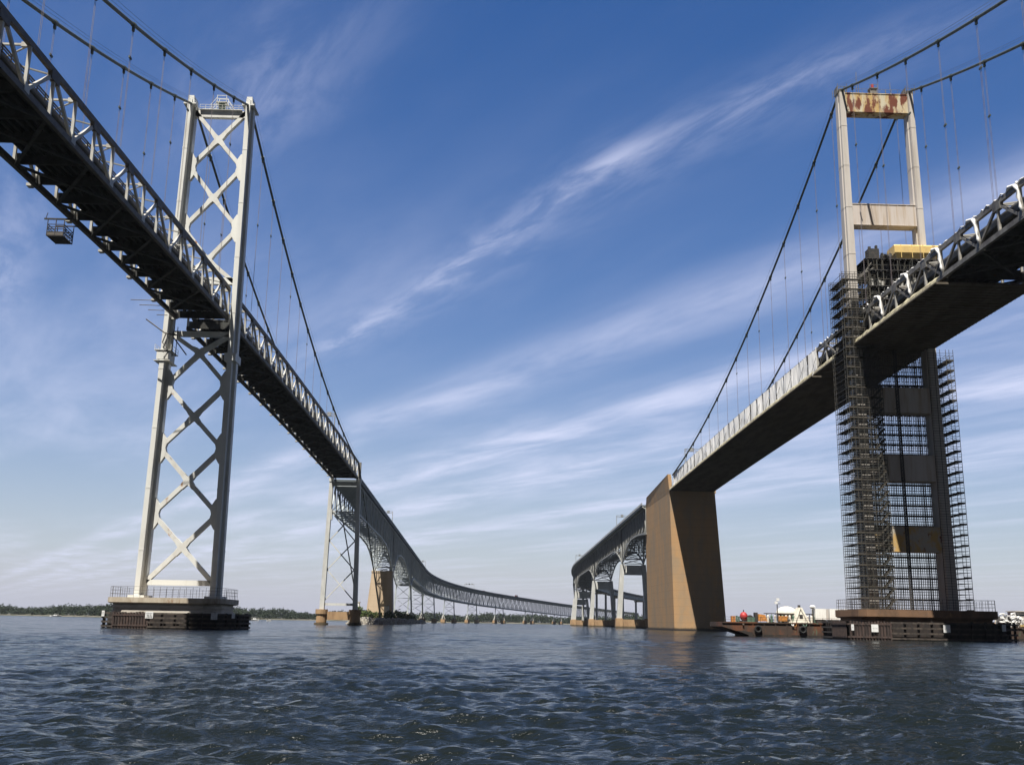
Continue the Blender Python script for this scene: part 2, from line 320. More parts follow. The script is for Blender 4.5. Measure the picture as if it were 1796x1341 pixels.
# ---------------------------------------------------------------- old tower
def old_tower():
    T = thing('suspension_tower', 'pale painted steel tower with five lattice X braces standing on the round pier', 'bridge tower', (-56.7, TY1, 5.4))
    zt, zb = 105.2, 5.35
    def lx(s, z): f = (z-zb)/(zt-zb); return -56.9+.15*f+s*(7.0-1.0*f)
    def cross(c, z, hw, cw, hd, cd):
        # cruciform plan: wings hw wide, hd deep; centre block cw wide, cd deep
        return [(c-hw, TY1-hd, z), (c-cw, TY1-hd, z), (c-cw, TY1-cd, z), (c+cw, TY1-cd, z), (c+cw, TY1-hd, z), (c+hw, TY1-hd, z),
                (c+hw, TY1+hd, z), (c+cw, TY1+hd, z), (c+cw, TY1+cd, z), (c-cw, TY1+cd, z), (c-cw, TY1+hd, z), (c-hw, TY1+hd, z)]
    for s in (-1, 1):
        b = MB(); zs = [zb, 30, 58, 82, zt]
        b.loft([cross(lx(s, z), z, .86+.15*(1-(z-zb)/100), .44, .75, 2.3) for z in zs])
        # splice bands
        leg = b.build('leg', M_TOWER, T)
        p = MB()
        for z in np.arange(14, 102, 11.6):
            c = lx(s, z)
            for ring in ((.86+.15*(1-(z-zb)/100)+.03, .47, .78, 2.33),):
                p.loft([cross(c, z, *ring), cross(c, z+.35, *ring)])
        p.each('splice_plate', M_TOWER, leg)
        b = MB(); c = lx(s, zt)
        b.box(c-1.25, c+1.25, TY1-2.3, TY1+2.3, zt, zt+.3)
        b.prism_y([(c-.75, zt+.3), (c+.75, zt+.3), (c+.55, zt+2.3), (c-.55, zt+2.3)], TY1-1.5, TY1+1.5)
        b.box(c-.32, c+.32, TY1-1.9, TY1+1.9, zt+.3, zt+1.4)
        b.build('saddle_housing', M_TOWER, T)
        c = lx(s, zb); b = MB(); b.box(c-1.5, c+1.5, TY1-2.5, TY1+2.5, 5.38, 5.85); b.build('base_plate', M_TOWER, T)
    D = .5
    def strut(z0, z1, nm):
        a, c = lx(-1, z0)+.85, lx(1, z0)-.85
        b = MB(); b.box(a, c, TY1-D, TY1+D, z0, z1)
        return b.build(nm, M_TOWER, T)
    strut(103.2, 104.7, 'strut'); strut(66.9, 68.3, 'strut'); strut(56.0, 57.0, 'strut'); strut(7.75, 8.75, 'strut')
    def plate(b, pts, d): b.prism_y(pts, TY1-d, TY1+d)
    def brace(zc, up, dn):
        xc = (lx(-1, zc)+lx(1, zc))/2; b = MB(); W = .40
        ends = []
        for s in (-1, 1):
            for zz in (up, dn):
                if zz is None: continue
                xe = lx(s, zz)-s*.8
                b.beam((xc, TY1, zc), (xe, TY1, zz), 2*D, 2*W, up=(0, 0, 1)) if False else b.prism_y(_bar((xc, zc), (xe, zz), W), TY1-D, TY1+D)
        # filleted centre plate
        k = 1.9; pts = []
        e = [( 1, up or zc+6.5), (-1, up or zc+6.5), (-1, dn), (1, dn)]
        angs = [math.atan2(zz-zc, s*5.5) for s, zz in e]
        for i, a in enumerate(angs):
            ca, sa = math.cos(a), math.sin(a)
            pts.append((xc+ca*k+sa*W, zc+sa*k-ca*W)); pts.append((xc+ca*k-sa*W, zc+sa*k+ca*W))
            a2 = angs[(i+1) % 4]; mid = (a+(a2 if a2 > a else a2+2*math.pi))/2
            for f in (-.30, 0, .30): pts.append((xc+math.cos(mid+f)*(.80+abs(f)*.95), zc+math.sin(mid+f)*(.80+abs(f)*.95)))
        b.prism_y(pts, TY1-D-.012, TY1+D+.012)
        b.build('cross_brace', M_BRACE, T)
    def _bar(p, q, W):
        dx, dz = q[0]-p[0], q[1]-p[1]; l = math.hypot(dx, dz); nx, nz = -dz/l*W, dx/l*W
        return [(p[0]+nx, p[1]+nz), (p[0]-nx, p[1]-nz), (q[0]-nx, q[1]-nz), (q[0]+nx, q[1]+nz)]
    for zc, up, dn in ((98.2, 104.4, 92.0), (85.3, 92.1, 78.8), (72.1, 78.8, 67.4), (52.6, 56.4, 46.2), (39.9, 46.2, 33.7), (27.4, 33.7, 21.1), (14.8, 21.1, 8.4)):
        brace(zc, up, dn)
    # gussets at the legs
    g = MB()
    for zn in (92.1, 78.8, 46.2, 33.7, 21.1):
        for s in (-1, 1):
            xe = lx(s, zn)-s*.85
            g.prism_y([(xe, zn+3.0), (xe-s*.35, zn+2.9), (xe-s*1.05, zn+1.7), (xe-s*1.25, zn+.8), (xe-s*1.05, zn), (xe-s*1.25, zn-.8), (xe-s*1.05, zn-1.7), (xe-s*.35, zn-2.9), (xe, zn-3.0)][::s], TY1-D-.02, TY1+D+.02)
    g.each('gusset_plate', M_TOWER, T)
    # walkway and beacon on top
    b = MB(); z = 104.7
    for x in np.arange(-61, -51.5, 1.15):
        for dy in (-.9, .9): b.beam((x, TY1+dy, z), (x, TY1+dy, z+1.1), .06)
    for dz in (.55, 1.1):
        for dy in (-.9, .9): b.beam((-61, TY1+dy, z+dz), (-52.3, TY1+dy, z+dz), .06)
    b.box(-61, -52.3, TY1-.95, TY1+.95, z+.002, z+.08)
    b.build('walkway_railing', M_TOWER, T)
    b = MB()
    for x in (-57.6, -55.7):
        for dy in (-.8, .8): b.beam((x, TY1+dy, z+.08), (x, TY1+dy, z+3.4), .1)
    for dz in (1.9, 2.6, 3.3):
        for dy in (-.8, .8): b.beam((-57.6, TY1+dy, z+dz), (-55.7, TY1+dy, z+dz), .09)
    b.box(-57.8, -55.5, TY1-1, TY1+1, z+1.75, z+1.88)
    for s in (-1, 1):
        for dy in (-.8, .8):
            b.beam((-56.65+s*.95, TY1+dy, z+2.9), (-56.65+s*2.4, TY1+dy, z+.9), .08); b.beam((-56.65+s*.95, TY1+dy, z+1.9), (-56.65+s*2.4, TY1+dy, z+.1), .08)
    b.build('beacon_platform', M_TOWER, T)
    b = MB(); b.box(-57.2, -56.1, TY1-.5, TY1+.5, z+.6, z+1.7); b.build('beacon', M_GREEN, T)
    b = MB()      # bracket cage below the deck on the outer leg and inner box
    for s in (-1, 1):
        c = lx(s, 52); b.box(c-1.12, c+1.12, TY1-2.35, TY1+2.0, 50.8, 52.3)
    b.each('bearing_bracket', M_TOWER, T)
    b = MB()
    c = lx(-1, 52)
    for zz in (50.5, 52.6): b.box(c-1.6, c+1.6, TY1-2.5, TY1+2.5, zz-.06, zz+.06)
    for xx in (c-1.55, c+1.55):
        for dz in (53.1, 53.7): b.beam((xx, TY1-2.4, dz), (xx, TY1+2.4, dz), .05)
        for yy in (-2.4, 0, 2.4): b.beam((xx, TY1+yy, 52.6), (xx, TY1+yy, 53.7), .07)
        for xx in (c+1.7, c+2.4): b.beam((xx, TY1-1.9, 51.4), (xx, TY1-1.9, 57.4), .12)
    b.build('inspection_platform', M_TOWER, T)
    b = MB()
    b.tube([(-65.6, 190.5, 57.4), (-62.0, 190.8, 54.9), (-60.6, 191, 54.6), (-60.3, 191.2, 55.2)], .13)
    b.tube([(-60.6, 192, 54.4), (-57.8, 192, 50.9)], .13)
    for k in range(4): b.tube([(-66.2+k*.9, 183+k*2.3, 58.9-k*.25), (-61.5, 183.2+k*2.3, 58.9-k*.25)], .07)
    b.tube([(c+.5, TY1-2.7, 56), (c-.1, TY1-2.7, 54), (c+.9, TY1-2.7, 53), (c+.2, TY1-2.8, 52)], .12)
    b.build('outrigger_pipes', M_CHORD, T)
old_tower()

# ---------------------------------------------------------------- suspended spans
def truss_plane(parent, x_of, zt, zb, nodes, mats, wv=.34, apex=0, chord=.75, mids=None, knob=False):
    """one stiffening truss: chords as lofted bars, every vertical and diagonal its own piece"""
    mc, mv, md = mats
    tr = bpy.data.objects.new('stiffening_truss', None)
    b = MB(); 
    pts = [(x_of(y), y, zt(y)) for y in nodes]
    for a, c in zip(pts[:-1], pts[1:]): b.beam(a, c, .5, chord)
    # perforated cover plate slots read as a dotted line under the chord
    tr = b.build('stiffening_truss', mc, parent)
    b = MB(); pts = [(x_of(y), y, zb(y)+.35) for y in nodes]
    for a, c in zip(pts[:-1], pts[1:]): b.beam(a, c, .55, .8)
    b.build('bottom_chord', mc, tr)
    for i, y in enumerate(nodes):
        b = MB(); b.beam((x_of(y), y, zb(y)+.7), (x_of(y), y, zt(y)-.3), wv, wv*1.0, up=(0, 1, 0)); b.build('truss_vertical', mv, tr)
        if i < len(nodes)-1:
            y2 = nodes[i+1]; a, c = (y, y2) if (i % 2 == apex) else (y2, y)   # a bottom, c top
            b = MB(); b.beam((x_of(a), a, zb(a)+.6), (x_of(c), c, zt(c)-.2), .34, .42); b.build('truss_diagonal', md, tr)
    g = MB()
    for i, y in enumerate(nodes):
        x = x_of(y)
        if (i % 2 != apex): g.prism_x = None; g.box(x-.29, x+.29, y-1.15, y+1.15, zt(y)-1.25, zt(y)-.2)
    g.each('gusset_plate', mc, tr)
    g = MB()
    for i, y in enumerate(nodes):
        x = x_of(y)
        if (i % 2 == apex): g.box(x-.31, x+.31, y-.62, y+.62, zb(y)+.3, zb(y)+1.35)
    g.each('node_casting', mv if knob else mc, tr)
    return tr
def old_span(name, label, y0, y1, group):
    T = thing(name, label, 'bridge span', (ocx((y0+y1)/2), (y0+y1)/2, 58), group)
    P = 13.05/2
    k0 = math.ceil((y0-TY1)/P); k1 = math.floor((y1-TY1)/P)
    nodes = [TY1+k*P for k in range(k0, k1+1)]
    ap = 0 if (k0 % 2 == 0) else 1      # bottom nodes at even k
    if nodes[-1] < y1-1.5: nodes.append(y1-.6)
    for s in (-1, 1):
        truss_plane(T, lambda y, s=s: ocx(y)+s*OH, lambda y: ozt(y)-.4, ozb, nodes, (M_CHORD, M_TRUSS, M_TRUSS), .36, ap, knob=True)
    # perforations: light rivets/lacing under the top chord
    for i, y in enumerate(nodes):
        c = ocx(y); z = ozb(y)
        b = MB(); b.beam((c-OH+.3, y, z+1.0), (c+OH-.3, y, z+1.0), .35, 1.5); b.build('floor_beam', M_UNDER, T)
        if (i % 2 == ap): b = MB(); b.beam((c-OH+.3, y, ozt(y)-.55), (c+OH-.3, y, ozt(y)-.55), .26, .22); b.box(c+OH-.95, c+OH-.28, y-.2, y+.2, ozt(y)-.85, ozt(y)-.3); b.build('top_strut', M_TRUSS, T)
    b = MB(); b2 = MB(); b3 = MB(); R4 = {-1: MB(), 1: MB()}
    for a, c in zip(nodes[:-1], nodes[1:]):
        for off in (-3.3, -2.2, -1.1, 0, 1.1, 2.2, 3.3): b.beam((ocx(a)+off, a, ozb(a)+1.75), (ocx(c)+off, c, ozb(c)+1.75), .2, .7)
        b2.hexa([(ocx(a)-4.3, a, ozb(a)+2.1), (ocx(a)+4.3, a, ozb(a)+2.1), (ocx(c)+4.3, c, ozb(c)+2.1), (ocx(c)-4.3, c, ozb(c)+2.1)],
                [(ocx(a)-4.3, a, ozb(a)+2.35), (ocx(a)+4.3, a, ozb(a)+2.35), (ocx(c)+4.3, c, ozb(c)+2.35), (ocx(c)-4.3, c, ozb(c)+2.35)])
        for s in (-1, 1):
            b4 = R4[s]
            for dz, h in ((2.85, .12), (3.25, .12), (3.6, .16), (2.5, .3)): b4.beam((ocx(a)+s*4.25, a, ozb(a)+dz), (ocx(c)+s*4.25, c, ozb(c)+dz), .12, h)
            for f in (0, .33, .66):
                yy = a+(c-a)*f; b4.beam((ocx(yy)+s*4.25, yy, ozb(yy)+2.3), (ocx(yy)+s*4.25, yy, ozb(yy)+3.6), .12)
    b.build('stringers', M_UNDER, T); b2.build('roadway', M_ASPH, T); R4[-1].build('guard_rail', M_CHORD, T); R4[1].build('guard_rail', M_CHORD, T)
    for i in range(0, len(nodes)-2, 2):
        a, c = nodes[i], nodes[i+2]
        b3.beam((ocx(a)-OH+.3, a, ozb(a)+.15), (ocx(c)+OH-.3, c, ozb(c)+.15), .42, .28)
        b3.beam((ocx(a)+OH-.3, a, ozb(a)+.12), (ocx(c)-OH+.3, c, ozb(c)+.12), .42, .2)
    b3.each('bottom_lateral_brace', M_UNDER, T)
    b = MB()
    for i in range(len(nodes)-1):
        if i % 2 != ap:
            a, c = nodes[i], nodes[i-1] if i else nodes[i+1]
            b.beam((ocx(a)+OH-.3, a, ozt(a)-.7), (ocx(c)-OH+.3, c, ozt(c)-.7), .2, .16)
            b.beam((ocx(a)-OH+.3, a, ozt(a)-.74), (ocx(c)+OH-.3, c, ozt(c)-.74), .2, .1)
    b.each('top_lateral_brace', M_TRUSS, T)
    # underslung walkway bits on the outer edge
    b = MB()
    for i in range(ap, len(nodes), 2):
        y = nodes[i]; x = ocx(y)-OH; b.box(x-1.0, x-.32, y-.5, y+.5, ozb(y)-.15, ozb(y)+.25)
    b.each('hanger_socket', M_TRUSS, T)
    return T
old_span('suspended_span', 'truss sided suspended span passing overhead of the older narrow bridge', -46, TY1-.45, 'suspended deck spans of the older bridge')
old_span('suspended_span', 'truss sided span beyond the lattice tower of the older narrow bridge', TY1+.45, OEND, 'suspended deck spans of the older bridge')

def new_span(name, label, y0, y1, plat0, group):
    T = thing(name, label, 'bridge span', (ncx((y0+y1)/2), (y0+y1)/2, 60), group)
    P = 13./2; ref = 194.8
    k0 = math.ceil((y0-ref)/P); k1 = math.floor((y1-ref)/P)
    nodes = [ref+k*P for k in range(k0, k1+1)]
    ap = 1 if (k0 % 2 == 0) else 0      # bottom nodes (and tarps) at odd k
    zb = lambda y: nzp(y)+1.5
    for s in (-1, 1):
        truss_plane(T, lambda y, s=s: ncx(y)+s*NH, lambda y: nzt(y)-.4, zb, nodes, (M_T2B, M_T2V, M_T2B), .38, ap, chord=.8)
    for i, y in enumerate(nodes):
        c = ncx(y); z = zb(y)
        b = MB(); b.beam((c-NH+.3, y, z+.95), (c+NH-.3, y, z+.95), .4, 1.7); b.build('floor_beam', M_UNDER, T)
    b = MB(); b2 = MB(); R4 = {-1: MB(), 1: MB()}; b3 = MB()
    for a, c in zip(nodes[:-1], nodes[1:]):
        for off in np.arange(-5.4, 5.5, 1.35): b.beam((ncx(a)+off, a, zb(a)+1.9), (ncx(c)+off, c, zb(c)+1.9), .22, .7)
        b2.hexa([(ncx(a)-6.2, a, zb(a)+2.25), (ncx(a)+6.2, a, zb(a)+2.25), (ncx(c)+6.2, c, zb(c)+2.25), (ncx(c)-6.2, c, zb(c)+2.25)],
                [(ncx(a)-6.2, a, zb(a)+2.5), (ncx(a)+6.2, a, zb(a)+2.5), (ncx(c)+6.2, c, zb(c)+2.5), (ncx(c)-6.2, c, zb(c)+2.5)])
        for s in (-1, 1): R4[s].beam((ncx(a)+s*6.0, a, zb(a)+3.1), (ncx(c)+s*6.0, c, zb(c)+3.1), .3, 1.2)
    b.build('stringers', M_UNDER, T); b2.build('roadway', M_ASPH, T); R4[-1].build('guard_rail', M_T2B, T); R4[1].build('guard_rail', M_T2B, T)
    for i in range(0, len(nodes)-2, 2):
        a, c = nodes[i], nodes[i+2]; 
        b3.beam((ncx(a)-NH+.3, a, zb(a)+.1), (ncx(c)+NH-.3, c, zb(c)+.1), .4, .3); b3.beam((ncx(a)+NH-.3, a, zb(a)+.08), (ncx(c)-NH+.3, c, zb(c)+.08), .4, .22)
    b3.each('bottom_lateral_brace', M_UNDER, T)
    b = MB()
    for i in range(len(nodes)-1):
        a, c = nodes[i], nodes[i+1]
        if i % 2 != ap: b.beam((ncx(a)-NH+.3, a, nzt(a)-.6), (ncx(a)+NH-.3, a, nzt(a)-.6), .3, .3)
        s = 1 if i % 2 else -1
        b.beam((ncx(a)-s*(NH-.3), a, nzt(a)-.62), (ncx(c)+s*(NH-.3), c, nzt(c)-.62), .22, .2)
    b.each('top_lateral_brace', M_T2V, T)
    # rag of ropes and hoses lying on the top chord
    b = MB(); rr = random.Random(5)
    y = y0+1
    while y < min(y1, 226):
        l = rr.uniform(1., 2.6); x = ncx(y)-NH-.1+rr.uniform(-.15, .15); h = rr.uniform(.15, .45)
        b.tube([(x, y, nzt(y)-.05), (x, y+l*.5, nzt(y)+h-.05), (x, y+l, nzt(y)-.05)], rr.uniform(.08, .24), 6); y += l+rr.uniform(-.2, 1.3)
    b.each('draped_hose', M_TARPB, T)
    for k, i in enumerate(range(ap, len(nodes), 2)):
        y = nodes[i]
        if y > 196: continue
        x = ncx(y)-NH-.32; zt = nzt(y); b = MB(); q = random.Random(k)
        w_ = lambda a=.12: q.uniform(-a, a)
        b.tube([(x+.1, y+3.4, zt-.1), (x-.05, y+2.3, zt+.22), (x-.1, y+.9, zt-.05), (x-.12, y+.25, zt-.5), (x-.1, y+w_(), zt-1.3), (x-.12, y-.2+w_(), zt-2.3), (x-.05, y-.3+w_(), zt-3.1), (x-.12, y-.5+w_(), zt-3.9), (x, y-.65, zt-4.7)],
               [.1, .33, .22, .36, .18, .31, .12, .25, .07], 7)
        b.build('bundled_sheet', M_TARPB, T, smooth=True)
    return T
NS1 = new_span('suspended_span', 'dark truss span with white sheet bundles tied on, overhead before the scaffolded tower', -46, TY2-.45, 160, 'suspended deck spans of the newer bridge')
NS2 = new_span('suspended_span', 'deck span between the scaffolded tower and the tan concrete anchorage', TY2+.45, NEND+.3, 205, 'suspended deck spans of the newer bridge')

def work_platform(label, y0, y1):
    T = thing('work_platform', label, 'work platform', (82.3, (y0+y1)/2, 57), 'containment platforms slung under the newer bridge')
    ys = list(np.linspace(y0, y1, int((y1-y0)/6.5)+1)); b = MB(); d = MB(); rr = random.Random(int(y0))
    L_ = lambda y: 73.9-.006*(y-202); R_ = lambda y: 91.2-.003*(y-202)
    for a, c in zip(ys[:-1], ys[1:]):
        b.hexa([(L_(a), a, nzp(a)), (R_(a), a, nzp(a)), (R_(c), c, nzp(c)), (L_(c), c, nzp(c))],
               [(L_(a), a, nzp(a)+.25), (R_(a), a, nzp(a)+.25), (R_(c), c, nzp(c)+.25), (L_(c), c, nzp(c)+.25)])
        for f in (0, .2, .4, .6, .8):
            y = a+(c-a)*f; b.beam((L_(y)+.1, y, nzp(y)-.07), (R_(y)-.1, y, nzp(y)-.07), .18, .12)
    # outward leaning sheeted edge
    n = int((y1-y0)/1.1)
    for s, F in ((-1, L_), (1, R_)):
        prev = None; e = MB()
        for i in range(n+1):
            y = y0+(y1-y0)*i/n; x = F(y); h = 1.55+rr.uniform(-.16, .16); lean = rr.uniform(-.1, .1)
            cur = [(x, y, nzp(y)+.02), (x-s*(.2+lean*.4), y, nzp(y)+h*.55), (x-s*(.9+lean), y, nzp(y)+h)]
            if prev:
                vs = prev+cur+[(p[0]-s*.05, p[1], p[2]+.01) for p in prev+cur]
                e.add(vs, [(0, 1, 4, 3), (1, 2, 5, 4), (6, 9, 10, 7), (7, 10, 11, 8), (2, 8, 11, 5), (0, 3, 9, 6)])
            prev = cur
        e.build('edge_sheeting', M_PLATW, T)
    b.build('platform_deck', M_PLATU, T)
    for y in np.arange(y0+2, y1, 9.75):
        for s, F in ((-1, L_), (1, R_)): d.beam((F(y)-s*.3, y, nzp(y)+.2), (ncx(y)+s*NH, y, nzt(y)-1), .07)
    d.each('hanger_chain', M_SCAF, T)
work_platform('dark boarded platform slung below the deck beside the scaffolded tower, sagging sheet edge', 160.5, 224.5)
work_platform('long dark boarded platform slung below the deck, reaching the tan anchorage', 225.3, 403.33)

def side_tarp():
    T = thing('white_sheeting', 'pleated white sheeting hung along the truss from scaffolded tower side to anchorage', 'sheeting', (ncx(315)-NH, 315, 56))
    y0, y1 = 226.8, 403.1; P = 6.5; rr = random.Random(3)
    y = y0
    while y < y1-.5:
        c = min(y+P, y1); b = MB(); n = 9; prev = None
        tb = rr.uniform(.2, .9)
        for i in range(n+1):
            yy = y+.04+(c-y-.08)*i/n; x = ncx(yy)-NH-.42+(.13 if i % 2 else -.10)*rr.uniform(.4, 1.4)
            zt_ = nzt(yy)-.25+(.22 if i in (0, n) else rr.uniform(-.06, .12)); zb_ = nzp(yy)+tb+rr.uniform(-.35, .3)
            zm = (zt_+zb_)/2; xm = x+rr.uniform(-.12, .12)
            cur = [(x, yy, zb_), (xm, yy, zm), (x, yy, zt_), (x+.55, yy, zt_+.05)]
            if prev: 
                vs = prev+cur+[(p[0]+.03, p[1], p[2]) for p in prev+cur]
                b.add(vs, [(0, 1, 5, 4), (1, 2, 6, 5), (2, 3, 7, 6), (8, 12, 13, 9), (9, 13, 14, 10), (10, 14, 15, 11), (0, 4, 12, 8)])
            prev = cur
        b.build('sheet_panel', M_TARP, T); y = c
    b = MB(); b.beam((ncx(y0)-NH-.5, y0-.1, nzp(y0)+.6), (ncx(y0)-NH-.5, y0-.1, nzt(y0)+.1), .16)
    b.beam((ncx(y1)-NH-.5, y1+.1, nzp(y1)+.3), (ncx(y1)-NH-.5, y1+.1, nzt(y1)+.1), .2)
    b.beam((ncx(y1)-NH-1.5, y1+.2, nzt(y1)-.8), (ncx(y1)-NH-.5, y1+.1, nzp(y1)+.4), .16)
    b.build('end_pole', M_TARPB, T)
side_tarp()

# ---------------------------------------------------------------- main cables
def cable(label, x_of, ty, ztop, yend, zend, deck_z, pitch, y_first, group, back=None, rad=.27):
    T = thing('main_cable', label, 'bridge cable', (x_of(ty), ty, ztop), group)
    half = 244.; sag = 47.5
    def zc(y):
        if y <= ty: t = (ty-y)/half; return ztop-sag*(1-(1-t)**2)
        L_ = yend-ty; u = (y-ty)/L_; return ztop-(ztop-zend)*u-4*8.6*u*(1-u)
    ys = list(np.arange(-46, ty, 6.1))+[ty]+list(np.arange(ty+6, yend, 6.1))+[yend]
    pts = [(x_of(y), y, zc(y)) for y in ys]
    if back: pts += back
    b = MB().tube(pts, rad, 8); b.build('cable', M_CABLE, T, smooth=True)
    b = MB(); n = 0
    hs = [y_first+pitch*k for k in range(-30, 30)]
    for y in hs:
        if not (-40 < y < yend-8) or abs(y-ty) < 5: continue
        z = zc(y); x = x_of(y)
        if z-deck_z(y) < 1.0: continue
        d = Vector((0, 1, (zc(y+1)-zc(y-1))/2)).normalized()
        q = MB(); p = Vector((x, y, z)); q.tube([p-d*.45, p+d*.45], rad+.1, 8); q.box(x-.16, x+.16, y-.2, y+.2, z-rad-.75, z-rad)
        q.build('cable_band', M_CABLE, T)
        q = MB()
        for dy in (-.17, .17): q.beam((x, y+dy, z-rad), (x+.0, y+dy, deck_z(y)-.3), .04)
        rope = q.build('suspender', M_ROPE, T)
        if z-deck_z(y) > 12 and int(abs(y)) % 2 == 0 or z-deck_z(y) > 30:
            zz = deck_z(y)+(z-deck_z(y))*(.55 if n % 2 else .72); q = MB(); q.box(x-.1, x+.1, y-.42, y+.42, zz-.16, zz+.16); q.build('rope_spacer', M_CABLE, rope)
        n += 1
    # hand ropes above the cable
    q = MB(); yy = [y for y in ys if y > 40 and y < yend]
    for a, c in zip(yy[:-1], yy[1:]):
        for s in (-.4, .4): q.beam((x_of(a)+s, a, zc(a)+1.15), (x_of(c)+s, c, zc(c)+1.15), .03)
    q.build('hand_rope', M_CABLE, T)
oc = lambda s: (lambda y: ocx(y)+.1+s*(5.8-.75*abs(y-TY1)/200))
z0 = ozt(OEND)-1.0
for s, lb in ((-1, 'dark cable on the outer side of the lattice braced tower'), (1, 'dark cable over the inner leg of the lattice braced tower, facing the water channel')):
    x4 = ocx(OEND)+s*5.05
    cable(lb, oc(s), TY1, 106.1, OEND, z0, ozt, 13.05, TY1-12.4, 'main cables of the older bridge', [(x4, OEND+8, z0-3.5), (x4, 512, 4.)])
nc = lambda s: (lambda y: ncx(y)+s*7.35)
for s, lb in ((-1, 'dark cable over the nearer leg of the scaffolded tower'), (1, 'dark cable over the outer leg of the scaffolded tower, behind its rusty top beam')):
    cable(lb, nc(s), TY2, 116.3, NEND+2, 60.2, nzt, 13., 194.8, 'main cables of the newer bridge')

# ---------------------------------------------------------------- old pier and fender
def ring_plan(cx, cy, hx, hy, ch, z):
    return [(cx-hx, cy-hy+ch, z), (cx-hx+ch*.35, cy-hy+ch*.35, z), (cx-hx+ch, cy-hy, z), (cx+hx-ch, cy-hy, z), (cx+hx-ch*.35, cy-hy+ch*.35, z), (cx+hx, cy-hy+ch, z),
            (cx+hx, cy+hy-ch, z), (cx+hx-ch*.35, cy+hy-ch*.35, z), (cx+hx-ch, cy+hy, z), (cx-hx+ch, cy+hy, z), (cx-hx+ch*.35, cy+hy-ch*.35, z), (cx-hx, cy+hy-ch, z)]
def pier(label, cx, cy, hx, hy, zb, zc, mats, rail_h):
    T = thing('bridge_pier', label, 'pier', (cx, cy, -3))
    m1, m2 = mats
    b = MB(); b.loft([ring_plan(cx, cy, hx-1.0, hy-.8, 2.6, -3), ring_plan(cx, cy, hx-1.0, hy-.8, 2.6, zb)]); b.build('pier_shaft', m1, T)
    b = MB(); h = (zc-zb)
    b.loft([ring_plan(cx, cy, hx-.75, hy-.6, 2.7, zb), ring_plan(cx, cy, hx-.75, hy-.6, 2.7, zb+h*.22)])
    b.loft([ring_plan(cx, cy, hx-.95, hy-.8, 2.6, zb+h*.22), ring_plan(cx, cy, hx-.95, hy-.8, 2.6, zb+h*.34)])
    b.loft([ring_plan(cx, cy, hx-.65, hy-.5, 2.7, zb+h*.34), ring_plan(cx, cy, hx-.65, hy-.5, 2.7, zb+h*.52)])
    b.loft([ring_plan(cx, cy, hx-.9, hy-.8, 2.6, zb+h*.52), ring_plan(cx, cy, hx-.8, hy-.6, 2.6, zb+h*.62)])
    b.build('ledge', m2, T)
    b = MB(); b.loft([ring_plan(cx, cy, hx-.35, hy-.2, 2.8, zb+h*.62), ring_plan(cx, cy, hx, hy, 2.8, zb+h*.68), ring_plan(cx, cy, hx, hy, 2.8, zc)]); b.build('pier_cap', m1, T)
    b = MB(); pl = ring_plan(cx, cy, hx-.3, hy-.3, 2.7, zc)
    for i in range(len(pl)):
        p, q = Vector(pl[i]), Vector(pl[(i+1) % len(pl)]); n = max(1, int((q-p).length/1.15))
        for k in range(n): v = p.lerp(q, k/n); b.beam(v, v+Vector((0, 0, rail_h)), .05)
        for f in (.35, .68, 1): b.beam(p+Vector((0, 0, rail_h*f)), q+Vector((0, 0, rail_h*f)), .045)
    b.build('railing', M_CHORD, T)
    return T
pier('stained pale concrete pier with flared rim under the lattice braced tower', -57.3, 197.2, 10.6, 8.0, 2.6, 5.35, (M_CONC, M_CONCW), 1.9)

def sign(parent, c, n, wd, ht, lines, glyph=False):
    """a white board with rows of dark lettering, facing n (horizontal)"""
    n = Vector(n).normalized(); r = Vector((n.y*-1, n.x, 0)); r = Vector((-n.y, n.x, 0)); c = Vector(c)
    b = MB(); b.beam(c-r*wd/2, c+r*wd/2, .08, ht); o = b.build('warning_sign', M_WHITE, parent)
    b = MB(); u = Vector((0, 0, 1)); rows = lines; step = ht*.8/len(rows)
    for i, t in enumerate(rows):
        z = ht*.4-step*(i+.5)
        for j, ch in enumerate(t):
            if ch == ' ': continue
            x = (-.5+(j+.5)/len(t))*wd*.82; p = c+n*.05+r*x+u*z; w_ = wd*.82/len(t)*.34; h_ = step*.34
            for (a, d) in {'I': [((0, -1), (0, 1))], 'L': [((-1, -1), (-1, 1)), ((-1, -1), (1, -1))], 'H': [((-1, -1), (-1, 1)), ((1, -1), (1, 1)), ((-1, 0), (1, 0))], 'E': [((-1, -1), (-1, 1)), ((-1, 1), (1, 1)), ((-1, 0), (1, 0)), ((-1, -1), (1, -1))]}.get(ch, [((-1, 0), (1, 0))]):
                b.beam(p+r*a[0]*w_+u*a[1]*h_, p+r*d[0]*w_+u*d[1]*h_, .012, .05, up=n)
    b.build('sign_lettering', M_INK, o)
